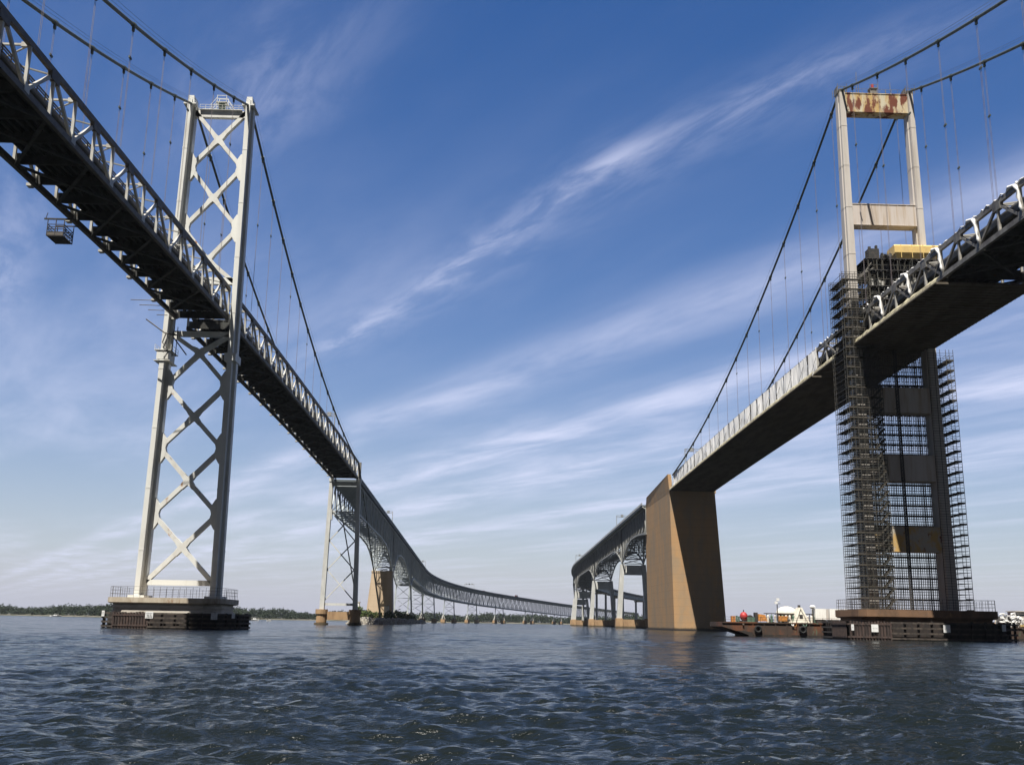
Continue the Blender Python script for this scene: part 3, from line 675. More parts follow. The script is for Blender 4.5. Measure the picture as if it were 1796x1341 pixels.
def fender(label, plan, z1, vert_facets, signs):
    T = thing('pier_fender', label, 'fender', (sum(p[0] for p in plan)/len(plan), sum(p[1] for p in plan)/len(plan), -3))
    n = len(plan); core = MB(); cx = sum(p[0] for p in plan)/n; cy = sum(p[1] for p in plan)/n
    ins = [(cx+(x-cx)*.93, cy+(y-cy)*.88) for x, y in plan]
    inn = [(cx+(x-cx)*.86, cy+(y-cy)*.80) for x, y in plan]
    for i in range(n):
        j = (i+1) % n
        core.hexa([(*ins[i], -3), (*ins[j], -3), (*inn[j], -3), (*inn[i], -3)], [(*ins[i], z1-.35), (*ins[j], z1-.35), (*inn[j], z1-.35), (*inn[i], z1-.35)])
    core.build('timber_backing', M_TIMB, T)
    rails = MB(); piles = MB(); planks = MB(); rr = random.Random(2)
    for i in range(n):
        p, q = Vector((*plan[i], 0)), Vector((*plan[(i+1) % n], 0)); L_ = (q-p).length; d = (q-p)/L_
        if i in vert_facets:
            k = int(L_/.52)
            for t in range(k+1):
                v = p+d*(L_*t/k); h = z1+rr.uniform(-.12, .12); planks.beam(v+Vector((0, 0, -1.5)), v+Vector((0, 0, h)), .34, .34, up=(0, 1, 0))
            for z in (z1-.5, .5): planks.beam(p+Vector((0, 0, z)), q+Vector((0, 0, z)), .5, .3)
        else:
            for z in np.linspace(.3, z1-.2, 4): rails.beam(p+Vector((0, 0, z)), q+Vector((0, 0, z)), .42, .32)
            k = max(1, int(L_/2.3))
            for t in range(k+1): v = p+d*(L_*t/k); v2 = Vector((cx, cy, 0)); v = v+(v2-v).normalized()*.3; piles.beam(v+Vector((0, 0, -1.5)), v+Vector((0, 0, z1+rr.uniform(-.1, .2))), .34, .34, up=(0, 1, 0))
    rails.build('fender_rails', M_RAILT, T); piles.each('timber_pile', M_TIMB, T); planks.build('sheet_planking', M_TIMB2, T)
    for c, nn, wd, ht, tx in signs: sign(T, c, nn, wd, ht, tx)
    return T
SG = ['HHH', 'IEH EI', 'LHEHE']
fender('black timber fender ringing the pier under the lattice braced tower, white signs on it',
       [(-70.3, 197), (-67.6, 189.6), (-64.9, 187.2), (-58.6, 186.2), (-47, 187.0), (-43.9, 191.5), (-43.4, 198), (-46, 207), (-57, 209), (-68, 206)], 2.75, (2,),
       [((-67.4, 189.0, 2.45), (-.6, -.8, 0), .8, 1.0, ['III']), ((-58.3, 185.9, 2.3), (0, -1, 0), 1.35, 1.15, SG), ((-47.2, 186.7, 2.25), (0, -1, 0), 1.1, 1.15, SG), ((-44.6, 189.9, 2.4), (.8, -.5, 0), .7, .9, ['II'])])

# ---------------------------------------------------------------- new tower
def new_tower():
    T = thing('suspension_tower', 'grey portal frame tower with rusty top beam, lower part in scaffolding', 'bridge tower', (84, TY2, 5.6))
    zb, zt = 5.55, 115.2
    def geo(s, z):
        f = (z-zb)/(zt-zb)
        if s < 0: c = 75.3*(1-f)+75.5*f
        else: c = 90.85*(1-f)+90.4*f
        return c, (1.2*(1-f)+.80*f), (2.1*(1-f)+1.45*f)
    def sec(s, z, g=0.):
        c, hw, hd = geo(s, z); hw += g; hd += g; n = .22; k = .22
        Y = TY2
        return [(c-hw, Y-hd+.8, z), (c-hw+n, Y-hd+.8, z), (c-hw+n, Y-hd, z), (c+hw-n, Y-hd, z), (c+hw-n, Y-hd+.8, z), (c+hw, Y-hd+.8, z),
                (c+hw, Y+hd-.8, z), (c+hw-n, Y+hd-.8, z), (c+hw-n, Y+hd, z), (c-hw+n, Y+hd, z), (c-hw+n, Y+hd-.8, z), (c-hw, Y+hd-.8, z)]
    for s in (-1, 1):
        leg = MB().loft([sec(s, z) for z in (zb, 40, 75, zt)]).build('leg', M_T2, T)
        p = MB()
        for z in (20, 38, 56.5, 78, 88.5, 98, 107.2): p.loft([sec(s, z, .035), sec(s, z+.3, .035)])
        p.each('splice_plate', M_T2, leg)
        c, hw, hd = geo(s, zt); b = MB(); b.box(c-.55, c+.55, TY2-1.3, TY2+1.3, zt, zt+.9); b.box(c-.9, c-.7, TY2-1, TY2+1, zt, zt+1.6); b.box(c+.7, c+.9, TY2-1, TY2+1, zt, zt+1.6)
        for k in (-1.6, 1.6):
            b.beam((c-1, TY2+k, zt), (c-1, TY2+k, zt+1.9), .08); b.beam((c+1, TY2+k, zt), (c+1, TY2+k, zt+1.9), .08); b.beam((c-1, TY2+k, zt+1.2), (c+1, TY2+k, zt+1.2), .07)
        b.build('saddle', M_T2B, T)
    def beam(z0, z1, m, d=1.35):
        a = geo(-1, z0)[0]+geo(-1, z0)[1]-.12; c = geo(1, z0)[0]-geo(1, z0)[1]+.12
        b = MB(); b.box(a, c, TY2-d, TY2+d, z0, z1)
        n = 7
        o = b.build('cross_beam', m, T)
        r = MB()
        for i in range(1, n): x = a+(c-a)*i/n; r.box(x-.05, x+.05, TY2-d-.06, TY2-d+.01, z0+.2, z1-.2)
        for z in (z0, z1-.16): r.box(a, c, TY2-d-.1, TY2-d+.01, z+.003, z+.16)
        r.build('stiffener_plate', m, o)
    beam(110.6, 115.1, M_T2R); beam(84.6, 89.4, M_T2S); beam(60.2, 63.2, M_T2B); beam(44.4, 49.6, M_T2S); beam(30.6, 35.8, M_T2S); beam(16.7, 21.6, mat('ochre_stained_panel', (.42, .38, .31), .6, (.50, .33, .12), .5, (.44, .6), (1, 1, .6), (.20, .07, .03), (.6, .68), .9))
    # beacon and antennas on top beam
    z = 115.1; b = MB(); b.box(82.1, 83.5, TY2-.6, TY2+.6, z, z+1.6); b.box(81.9, 83.7, TY2-.8, TY2+.8, z+1.6, z+1.75)
    for x in (82, 83.6): b.beam((x, TY2-.7, z), (x, TY2-.7, z+2.6), .07)
    b.beam((82, TY2-.7, z+2.5), (83.6, TY2-.7, z+2.5), .07); b.build('beacon', M_T2B, T)
    b = MB(); b.tube([(82.8, TY2, z+1.75), (82.8, TY2, z+2.9)], .3, 8); b.build('beacon_lamp', M_RED, T)
    b = MB()
    for x, h, dy in ((78.8, 5.2, -1), (79.6, 3.4, 0), (77.4, 2.6, 1), (86.3, 2.9, -1), (85.6, 1.6, 0)): b.beam((x, TY2+dy, z), (x+(.2 if h > 3 else 0), TY2+dy, z+h), .09)
    for x in np.arange(77.4, 90, 1.3): b.beam((x, TY2-1.2, z), (x, TY2-1.2, z+1.1), .05)
    b.beam((77.4, TY2-1.2, z+1.1), (89.8, TY2-1.2, z+1.1), .05)
    b.build('antenna', M_T2B, T)
new_tower()
M_PIER2 = mat('brown_concrete', (.20, .115, .065), .9, (.13, .08, .05), .5, (.4, .7), (1, 1, .4), (.30, .17, .08), (.62, .72), .6)
pier('brown stained concrete pier under the scaffolded tower', 83.8, 202, 13.3, 9.2, 1.5, 5.5, (M_PIER2, M_PIER2), 2.0)
fender('wide timber fender round the scaffolded tower pier, planked end and open rails, blank white signs',
       [(67.1, 200), (67.3, 192.5), (74.0, 189.2), (94.5, 189.6), (99.3, 193.5), (100.2, 201), (98, 212), (84, 214.5), (69, 212)], 3.3, (0, 1),
       [((71.4, 190.0, 2.1), (-.2, -1, 0), 1.2, 1.35, ['--']), ((84.2, 189.0, 2.2), (0, -1, 0), 1.25, 1.35, ['--']), ((95.0, 189.6, 2.5), (.3, -1, 0), .85, 1.2, ['--']), ((67.9, 191.6, 2.2), (-.7, -.7, 0), .5, 1.1, ['-'])])

# ---------------------------------------------------------------- scaffolding
def scaffold(label, xs, ys, z0, z1, skip, plank_rects, lv=2.06, stair=None, r=.078, group='scaffolding round the grey portal tower'):
    T = thing('scaffolding', label, 'scaffold', ((xs[0]+xs[-1])/2, (ys[0]+ys[-1])/2, z0), group)
    u = MB(); l = MB(); lvls = list(np.arange(z0, z1, lv))
    for x in xs:
        for y in ys:
            if skip and skip[0] < x < skip[1] and skip[2] < y < skip[3]: continue
            u.beam((x, y, z0), (x, y, z1(x) if callable(z1) else z1+1.1), r)
    for z in lvls:
        for dz in (0, .55, 1.1, 1.6):
            rr = r*(1. if dz in (0,) else .75)
            for y in ys:
                if skip and skip[2] < y < skip[3]: l.beam((xs[0], y, z+dz), (skip[0], y, z+dz), rr); 
                else: l.beam((xs[0], y, z+dz), (xs[-1], y, z+dz), rr)
            if dz in (0, 1.1):
                for x in xs:
                    if skip and skip[0] < x < skip[1]: continue
                    l.beam((x, ys[0], z+dz), (x, ys[-1], z+dz), rr)
    u.build('standards', M_SCAF, T); l.build('ledgers', M_SCAF, T)
    rg = random.Random(len(xs))
    for i, z in enumerate(lvls):
        p = MB()
        for (a, b, c, d) in plank_rects:
            p.box(a, b, c, d, z+.07, z+.15)
            p.box(a, b, c-.05, c+.0, z+.07, z+.3)
        p.build('plank_level', M_PLANK, T)
        if stair and i % 1 == 0:
            q = MB(); x0, x1, y = stair
            for k in (0, .9): q.beam((x0, y+k, z+.1), (x1, y+k, z+lv), .14, .3)
            for k in range(7): f = (k+.5)/7; q.box(x0+(x1-x0)*f-.14, x0+(x1-x0)*f+.14, y, y+.9, z+.1+lv*f-.03, z+.1+lv*f+.03)
            q.beam((x0, y-.02, z+1.1), (x1, y-.02, z+lv+1), .06)
            q.build('stair_flight', M_SCAF, T)
    return T
scaffold('tube scaffolding with plank floors wrapped round the nearer leg of the grey tower',
         [71.9, 72.7, 73.5, 74.6, 75.9, 77.0, 78.0, 78.8], [197.6, 198.8, 204.6, 205.6], 5.5, 72.0, (73.6, 77.0, 199, 204.5),
         [(72.0, 73.5, 197.7, 205.5), (73.5, 78.4, 198.1, 198.6)], stair=(76.9, 78.7, 197.7))
scaffold('tube scaffolding wrapped round the outer leg of the grey tower',
         [88.9, 90.2, 91.5, 92.7, 93.4, 94.2], [198.8, 204.6, 205.6], 5.5, 56.2, (88.6, 92.6, 198.9, 204.5),
         [(92.7, 94.2, 198.8, 205.6)])
scaffold('tube scaffolding filling the gap between the two legs of the grey tower',
         [78.0+.62*k+(.1 if k%3 else -.08) for k in range(22)], [204.7, 205.6], 5.5, 56.5, None, [(77.6, 91.5, 204.8, 205.4)], r=.10)
def mast():
    T = thing('hoist_mast', 'single dark hoist mast rising between the two scaffolded tower legs', 'hoist mast', (82.3, 199, 5.6))
    b = MB()
    for dx in (0, .45):
        for dy in (0, .45): b.beam((82.1+dx, 198.9+dy, 5.55), (82.1+dx, 198.9+dy, 57), .12)
    z = 5.6
    while z < 56.5:
        b.beam((82.1, 198.9, z), (82.55, 198.9, z+.7), .07); b.beam((82.1, 199.35, z), (82.55, 199.35, z+.7), .07); b.beam((82.1, 198.9, z), (82.55, 198.9, z), .07); z += .7
    b.build('lattice_mast', M_DARK, T)
    b = MB()
    for z in np.arange(12, 56, 8.3): b.beam((82.3, 199.3, z), (82.3, 201, z), .12)
    b.each('wall_tie', M_DARK, T)
mast()
def enclosure():
    T = thing('tower_work_deck', 'tall dark staging between the tower legs above the roadway, crowded with gear', 'work platform', (84, 201, 64))
    for z, x0, x1 in ((75.9, 76.9, 92.8), (73.4, 77.4, 92.3), (70.0, 77.4, 91.2), (67.2, 77.4, 91)):
        b = MB(); b.box(x0, x1, 197.2, 206.2, z, z+.16)
        for x in np.arange(x0+.3, x1, 1.15): b.box(x-.07, x+.07, 197.1, 206.3, z-.28, z-.004)
        b.build('staging_floor', M_DARK, T)
    b = MB()
    for x in (77.5, 79.3, 80.5, 83.6, 86.6, 89.4, 91.0):
        for y in (197.4, 205.9): b.beam((x, y, 62.5), (x, y, 75.7), .17)
    for z in (68.6, 71.6, 74.6): b.beam((77.4, 197.35, z), (91, 197.35, z), .09); b.beam((77.4, 205.9, z), (91, 205.9, z), .09)
    b.each('staging_post', M_SCAF, T)
    b = MB()
    for y in np.arange(197.6, 206, 1.6):
        b.beam((76.2, y, 72.2), (78.6, y, 75.7), .16, .22); b.beam((75.6, y, 72.3), (78.8, y, 74.1), .12, .22)
    b.each('knee_brace', M_T2B, T)
    b = MB(); b.box(80.3, 91, 198.4, 205.8, 70.6, 75.5); b.box(82.5, 90.8, 199, 205.8, 65.2, 69.7)
    b.build('stored_gear', M_DARK, T)
    rr = random.Random(4); b = MB()
    for k in range(46):
        x = rr.uniform(77.6, 88); z = rr.choice((67.4, 70.2)); wd = rr.uniform(.15, .7); h = rr.uniform(.3, 1.9); y = rr.uniform(197.3, 198.3)
        b.box(x, x+wd, y, y+.4, z, z+h)
    b.each('loose_gear', M_T2V, T)
    b = MB()
    for k in range(30):
        x = rr.uniform(77.4, 91); z = rr.choice((70.2, 73.6)); b.beam((x, 197.25, z), (x+rr.uniform(-.6, .6), 197.25, z+rr.uniform(.8, 2.6)), .07)
    for x in np.arange(77, 84, .9): b.beam((x, 197.25, 76), (x, 197.25, 77.1), .06)
    for dz in (.55, 1.1): b.beam((77, 197.25, 76+dz), (83.4, 197.25, 76+dz), .05)
    b.build('guard_rail', M_SCAF, T)
    b = MB(); b.box(77.0, 78.9, 198, 199.6, 62.4, 65.2); b.box(77, 90, 198, 205, 64.9, 65.1); b.build('hanging_sheet', M_DARK, T)
enclosure()
def generator():
    T = thing('generator', 'black compressor unit with exhaust on the tower staging beside the yellow container', 'generator', (79, 198.6, 76.1))
    b = MB(); b.box(77.9, 80.1, 197.8, 199.8, 76.1, 78.3); b.build('housing', M_DARK, T)
    b = MB(); b.box(78.0, 78.5, 198, 198.4, 78.3, 78.8); b.box(79.5, 79.9, 198, 198.6, 78.3, 79.1); b.build('exhaust', M_DARK, T)
    T = thing('hose_reel', 'low rounded black bundle lying on the tower staging', 'hose reel', (81.6, 198.4, 76.1))
    b = MB(); b.tube([(80.9, 198.4, 76.7), (82.5, 198.4, 76.7)], .65, 12); b.build('drum', M_DARK, T)
    b = MB(); b.tube([(80.75, 198.4, 76.7), (80.9, 198.4, 76.7)], .9, 12); b.tube([(82.5, 198.4, 76.7), (82.65, 198.4, 76.7)], .9, 12); b.build('flange', M_SCAF, T)
generator()
def container():
    T = thing('yellow_container', 'long yellow container with sloped skirt on top of the tower staging', 'container', (87.7, 199.5, 76.1))
    b = MB(); x0, x1 = 83.0, 92.9
    prof = [(197.7, 77.35), (197.55, 77.55), (197.55, 79.0), (197.8, 79.3), (201.3, 79.3), (201.55, 79.0), (201.55, 77.35)]
    b.loft([[(x0+.25, y, z-.1) for y, z in prof], [(x0+.45, y, z) for y, z in prof], [(x1, y, z) for y, z in prof]]); b.build('body', M_YEL, T)
    b = MB(); b.hexa([(x0+.9, 198.2, 76.35), (x1, 198.2, 76.35), (x1, 201.3, 76.35), (x0+.9, 201.3, 76.35)], [(x0+.4, 197.7, 77.34), (x1, 197.7, 77.34), (x1, 201.5, 77.34), (x0+.4, 201.5, 77.34)]); b.build('skirt', M_YEL, T)
    b = MB()
    for x in (x0+1.6, x0+3.9, x0+6.2, x0+8.2): b.box(x-.06, x+.06, 197.46, 197.6, 76.4, 79.25)
    b.each('rib', M_YEL, T)
    b = MB(); b.box(x0+.6, x1-.2, 198.4, 201, 76.08, 76.34); b.build('skid', M_DARK, T)
container()

# ---------------------------------------------------------------- hanging inspection cage
def cage():
    T = thing('inspection_cage', 'small dark work cage hanging under the outer edge of the older deck', 'work cage', (-64, 143, 56.5))
    x0, x1, y0, y1, z0, z1 = -64.9, -62.5, 143.0, 146.4, 55.9, 57.7
    b = MB(); b.box(x0, x1, y0, y1, z0, z0+.14); b.build('cage_floor', M_DARK, T)
    b = MB()
    for x in (x0, (x0+x1)/2, x1):
        for y in (y0, y1): b.beam((x, y, z0), (x, y, z1+.9), .1)
    for z in (z0+.6, z0+1.1, z1-.4, z1):
        b.beam((x0, y0, z), (x1, y0, z), .09); b.beam((x0, y1, z), (x1, y1, z), .09); b.beam((x0, y0, z), (x0, y1, z), .09); b.beam((x1, y0, z), (x1, y1, z), .09)
    for k in range(4):
        f0, f1 = k/4, (k+1)/4
        b.beam((x1, y0+(y1-y0)*f0, z0), (x1, y0+(y1-y0)*f1, z1-.4), .05); b.beam((x1, y0+(y1-y0)*f1, z0), (x1, y0+(y1-y0)*f0, z1-.4), .05)
    b.build('cage_frame', M_DARK, T)
    b = MB(); b.box(x0, x0+.06, y0, y1, z0+.14, z0+.8); b.box(x0, x1, y0-.03, y0+.03, z0+.14, z0+.7); b.build('kick_panel', M_CHORD, T)
    b = MB(); b.beam((x0-.7, y0+.3, z1+.95), (x1+.9, y0+.3, z1+.95), .22); b.beam((x0-.5, y0+.3, z1+1), (x0-.3, y0+.3, z1+1.9), .08); b.beam((x0-.2, y1-.3, z1+.95), (x1+.9, y1-.3, z1+.95), .16); b.build('outrigger_beam', M_DARK, T)
cage()

# ---------------------------------------------------------------- old bent at the end of the suspended span
def bent():
    T = thing('bridge_bent', 'slender two legged steel bent with X bracing at the end of the truss sided span', 'bridge bent', (-54.6, 400, 5.7))
    zt, zb = 54.2, 5.7
    lx = lambda s, z: -54.6+s*(6.25-1.0*(z-zb)/(zt-zb))
    for s in (-1, 1):
        b = MB(); b.hexa([(lx(s, zb)-.85, 399, zb), (lx(s, zb)+.85, 399, zb), (lx(s, zb)+.85, 401.4, zb), (lx(s, zb)-.85, 401.4, zb)],
                         [(lx(s, zt)-.7, 399.2, zt), (lx(s, zt)+.7, 399.2, zt), (lx(s, zt)+.7, 401.2, zt), (lx(s, zt)-.7, 401.2, zt)]); b.build('leg', M_LEG, T)
        b = MB(); b.box(lx(s, zt)-.9, lx(s, zt)+.9, 399, 401.4, zt, zt+1.3); b.build('bearing', M_LEG, T)
        b = MB(); b.box(lx(s, zt)-.55, lx(s, zt)+.55, 400.9, 401.9, zt+1.3, ozt(399.5)); b.build('end_post', M_T2B, T)
    def seg(p, q, wd=.42): b = MB(); b.beam((p[0], 400.2, p[1]), (q[0], 400.2, q[1]), wd, wd); b.build('cross_brace', M_LEG, T)
    for z0_, z1_ in ((9.2, 20.5), (20.5, 31.5), (31.5, 42.5)):
        seg((lx(-1, z0_)+.8, z0_), (lx(1, z1_)-.8, z1_)); seg((lx(1, z0_)-.8, z0_), (lx(-1, z1_)+.8, z1_), .40)
    seg((lx(-1, 42.5)+.8, 42.6), (lx(1, 42.5)-.8, 42.6), .55); seg((lx(-1, 7.5)+.8, 7.6), (lx(1, 7.5)-.8, 7.6), .9); seg((lx(-1, 53)+.7, 53.3), (lx(1, 53)-.7, 53.3), 1.1)
    b = MB()
    for s in (-1, 1): b.box(lx(s, 41)-s*.7-.5, lx(s, 41)-s*.7+.5, 399.3, 401.1, 39.4, 43.6)
    b.each('gusset_plate', M_LEG, T)
    F = thing('bent_footing', 'twin round concrete footings joined by a low wall under the slender bent', 'footing', (-54.6, 400, -3))
    for s in (-1, 1):
        b = MB(); c = -54.6+s*6.3
        ring = lambda r, z: [(c+r*math.cos(k*math.pi/8), 400.2+r*math.sin(k*math.pi/8), z) for k in range(16)]
        b.loft([ring(2.0, -3), ring(2.0, 4.0)]); b.loft([ring(2.35, 4.0), ring(2.35, 5.7)]); b.loft([ring(2.7, -3), ring(2.7, .7)]); b.build('round_footing', M_PIERC, F)
    b = MB(); b.box(-58.6, -50.4, 399.2, 401.4, 1.9, 4.9); b.build('tie_wall', M_PIERC, F)
bent()

# ---------------------------------------------------------------- approach viaducts along curved lines
class Path:
    def __init__(s, x, y, z, y_curve, rate, sl, slow_after):
        s.p = []; h = 0.; d = 0.
        while d < 1700:
            s.p.append((d, x, y, z, h))
            if y > y_curve or h > 0: h += rate*5*(1 if h < slow_after else .3)
            x += 5*math.sin(h); y += 5*math.cos(h); z -= sl*5; d += 5
    def at(s, d):
        i = min(int(d/5), len(s.p)-2); f = d/5-i; a, b = s.p[i], s.p[i+1]
        return [a[k]+(b[k]-a[k])*f for k in range(1, 5)]
    def pt(s, d, off, z):     # off across (right), z absolute offset to road
        x, y, zz, h = s.at(d); return Vector((x+off*math.cos(h), y-off*math.sin(h), zz+z))
PO = Path(-54.7, 400., 55.5, 890, 1/1250., .022, .33)
PN = Path(78.3, 403., 56.0, 790, 1/1200., .022, 2.)
def approach_span(P, label, d0, d1, hw, th, depth, nodes, mats, cat='bridge span', group=None, light=False, deckw=None, girder=False):
    """deck truss between stations d0 and d1; depth(d) below road"""
    mT, mD, mL = mats; deckw = deckw or hw+.8
    c = P.pt((d0+d1)/2, 0, 0)
    T = thing('approach_span', label, cat, (c.x, c.y, c.z-10), group)
    n = nodes; ds = [d0+(d1-d0)*i/n for i in range(n+1)]
    fine_ = [d0+(d1-d0)*i/(n*2) for i in range(n*2+1)]
    b = MB(); E2 = {-1: MB(), 1: MB()}; r = MB()
    for a, c in zip(fine_[:-1], fine_[1:]):
        b.hexa([P.pt(a, -deckw, -.9), P.pt(a, deckw, -.9), P.pt(c, deckw, -.9), P.pt(c, -deckw, -.9)], [P.pt(a, -deckw, -.05), P.pt(a, deckw, -.05), P.pt(c, deckw, -.05), P.pt(c, -deckw, -.05)])
        for s in (-1, 1):
            E2[s].beam(P.pt(a, s*deckw, .25), P.pt(c, s*deckw, .25), .25, .7); r.beam(P.pt(a, s*deckw, .95), P.pt(c, s*deckw, .95), .12, .14)
    dd = d0
    while dd < d1:
        for s in (-1, 1): r.beam(P.pt(dd, s*deckw, .5), P.pt(dd, s*deckw, 1.05), .14); r.beam(P.pt(dd, s*(hw+.1), -1.7), P.pt(dd, s*(deckw-.05), -.9), .2, .3)
        dd += 3.0
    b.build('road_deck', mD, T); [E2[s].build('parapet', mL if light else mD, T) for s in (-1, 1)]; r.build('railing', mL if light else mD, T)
    for s in (-1, 1):
        b = MB()
        for i in range(n):
            a, c = ds[i], ds[i+1]
            b.beam(P.pt(a, s*hw, -1.5), P.pt(c, s*hw, -1.5), .45, .7)
            b.beam(P.pt(a, s*hw, -depth(a)), P.pt(c, s*hw, -depth(c)), .5, .8)
            if i % 2 == 0: b.beam(P.pt(a, s*hw, -depth(a)), P.pt(c, s*hw, -1.6), .34, .36)
            else: b.beam(P.pt(a, s*hw, -1.6), P.pt(c, s*hw, -depth(c)), .34, .36)
        for i in range(n+1): b.beam(P.pt(ds[i], s*hw, -1.6), P.pt(ds[i], s*hw, -depth(ds[i])), .34, .36)
        b.build('side_truss', mT, T)
    b = MB()
    for i in range(n+1):
        a = ds[i]; b.beam(P.pt(a, -hw, -depth(a)), P.pt(a, hw, -depth(a)), .3, .4); b.beam(P.pt(a, -hw, -2.2), P.pt(a, hw, -2.2), .3, 1.2)
        b.beam(P.pt(a, -hw, -depth(a)), P.pt(a, hw, -2.6), .2, .24); b.beam(P.pt(a, hw, -depth(a)), P.pt(a, -hw, -2.6), .2, .2)
        if i < n: c = ds[i+1]; b.beam(P.pt(a, -hw, -depth(a)), P.pt(c, hw, -depth(c)), .24, .24); b.beam(P.pt(a, hw, -depth(a)), P.pt(c, -hw, -depth(c)), .24, .2)
    b.build('sway_bracing', mT, T)
    return T
def interp(tab):
    xs, ys = zip(*tab); return lambda d: float(np.interp(d, xs, ys))
MO = (M_APP, M_APPD, M_APPL); GO = 'deck truss spans of the older bridge beyond the suspended part'
dep1 = interp([(0, 12.6), (60, 12.6), (100, 12.2), (128, 13.2), (145, 15.8), (158, 19.6), (170, 24.0), (178, 24.2), (190, 18), (205, 12.6), (225, 10.6), (250, 10.8), (270, 13), (290, 17), (306, 20.5), (318, 23.0), (326, 22.6), (345, 16.2), (1700, 15.4)])
approach_span(PO, 'deep arched truss span from the slender bent to the tall tan pier', 2, 172, 4.9, 0, dep1, 24, MO, group=GO)
approach_span(PO, 'arched truss span between the tall tan pier and the first trestle tower', 172, 322, 4.9, 0, dep1, 22, MO, group=GO)
old_st = [322, 455, 588, 712, 820, 930, 1052, 1180, 1310, 1440, 1570]
ordn = ['second', 'third', 'fourth', 'fifth', 'sixth', 'seventh', 'eighth', 'ninth', 'tenth', 'eleventh', 'twelfth']
for i in range(len(old_st)-1):
    approach_span(PO, 'level truss span of the long curve, from its %s trestle' % (['first']+ordn)[i], old_st[i], old_st[i+1], 4.9, 0, dep1, 14, MO, group=GO)
MN = (M_APPL, M_APPD, M_APPL); GN = 'deck spans of the newer bridge beyond the anchorage'
new_st = [60, 141, 281, 413, 545]
def depn_f(d):
    if d > 545: return 5.5
    for a, c in zip(new_st[:-1], new_st[1:]):
        if d <= c:
            L_ = c-a; u = min(d-a, c-d)
            deep = 20.0 if a > 60 or d > a+L_/2 else 13.0
            k = max(0, 1-u/38.); low = 10.8-(0 if c < 500 else 0); return low+(deep-low)*(k**1.8) if u >= 0 else 11
    return 11.
NL = ['first arched truss span behind the tan anchorage', 'second arched truss span behind the tan anchorage', 'third arched truss span behind the tan anchorage', 'fourth arched truss span, where the newer bridge starts to turn']
M_APPN = mat('newer_approach_steel', (.27, .27, .25), .55, (.2, .2, .19), .3, (.4, .65))
for i in range(4): approach_span(PN, NL[i], new_st[i], new_st[i+1], 5.6, 0, depn_f, 18, (M_APPN, M_APPD, M_APPL), group=GN, light=True, deckw=7.2)
new_far = [545, 640, 735, 830, 925, 1020, 1115, 1200]
for i in range(len(new_far)-1):
    a, c = new_far[i], new_far[i+1]; cc = PN.pt((a+c)/2, 0, 0)
    T = thing('girder_span', '%s plate girder span on the far curve of the newer bridge' % (['first']+ordn)[i], 'bridge span', (cc.x, cc.y, cc.z-4), 'girder spans on the far curve of the newer bridge')
    b = MB(); g = MB(); e = MB(); ds = np.linspace(a, c, 9)
    for p, q in zip(ds[:-1], ds[1:]):
        b.hexa([PN.pt(p, -7.2, -.8), PN.pt(p, 7.2, -.8), PN.pt(q, 7.2, -.8), PN.pt(q, -7.2, -.8)], [PN.pt(p, -7.2, 0), PN.pt(p, 7.2, 0), PN.pt(q, 7.2, 0), PN.pt(q, -7.2, 0)])
        for s in (-1, 0, 1): g.beam(PN.pt(p, s*5, -2.9), PN.pt(q, s*5, -2.9), .5, 4.1)
        for s in (-1, 1): e.beam(PN.pt(p, s*7.2, .5), PN.pt(q, s*7.2, .5), .3, 1)
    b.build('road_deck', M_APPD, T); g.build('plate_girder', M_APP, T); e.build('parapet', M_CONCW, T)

# concrete anchorages
M_OLDC = mat('cream_concrete', (.50, .385, .265), .9, (.40, .30, .20), .2, (.4, .7), (1.6, 1.6, .2), bump=.015, pour=3.05)
def old_anchor():
    T = thing('anchorage_pier', 'tall tan concrete pier on the rock island carrying the arched truss', 'anchorage', (-55, 578, 0))
    b = MB()
    def r(x0, x1, y0, y1, z): return [(x0, y0, z), (x1, y0, z), (x1, y1, z), (x0, y1, z)]
    b.loft([r(-63.0, -48.6, 567, 581, 0), r(-60.7, -49.7, 569, 578, 27.2)]); b.build('pier_shaft', M_OLDC, T)
    b = MB(); b.box(-60.9, -49.5, 568.8, 578.2, 27.2, 28.1); b.build('pier_cap', M_OLDC, T)
    b = MB()
    for s in (-4.6, 4.6): b.box(-55.2+s-.7, -55.2+s+.7, 569.5, 572.5, 28.1, 29.6)
    b.each('bearing', M_LEG, T)
old_anchor()
def new_anchor():
    T = thing('anchorage', 'massive tan concrete anchorage block at the end of the white sheeted span', 'anchorage', (82, 430, 0))
    def r(x0, x1, y0, y1, z): return [(x0, y0, z), (x1, y0, z), (x1, y1, z), (x0, y1, z)]
    b = MB(); b.loft([r(73.85, 94.2, 403, 468, -3), r(72.87, 90.84, 403.4, 466, 54.9)]); b.build('main_block', M_ANCH, T)
    b = MB(); b.hexa(r(72.896, 73.6, 403.395, 462, 53.1), [(71.6, 403.6, 60.2), (73.5, 403.6, 60.2), (73.5, 436, 58.6), (71.6, 436, 58.6)])
    b.v[-8:] = [(72.88, 403.395, 53.1), (74.2, 403.395, 53.1), (74.2, 464, 53.1), (72.88, 464, 53.1), (72.3, 403.6, 60.3), (73.7, 403.6, 60.3), (73.7, 458, 57.4), (72.3, 458, 57.4)]
    b.hexa([(90.2, 403.395, 53.1), (91.4, 403.395, 53.1), (91.4, 460, 53.1), (90.2, 460, 53.1)], [(90.4, 403.6, 58.5), (91.2, 403.6, 58.5), (91.2, 455, 57), (90.4, 455, 57)])
    b.build('side_wall', M_ANCH, T)
    b = MB(); b.box(74.2, 90.2, 455, 466, 54.9, 55.3); b.build('road_slab', M_ANCH, T)
    b = MB(); b.box(73.1, 95, 402.2, 469, -2, .55); b.build('base_ledge', M_TIMB, T)
new_anchor()
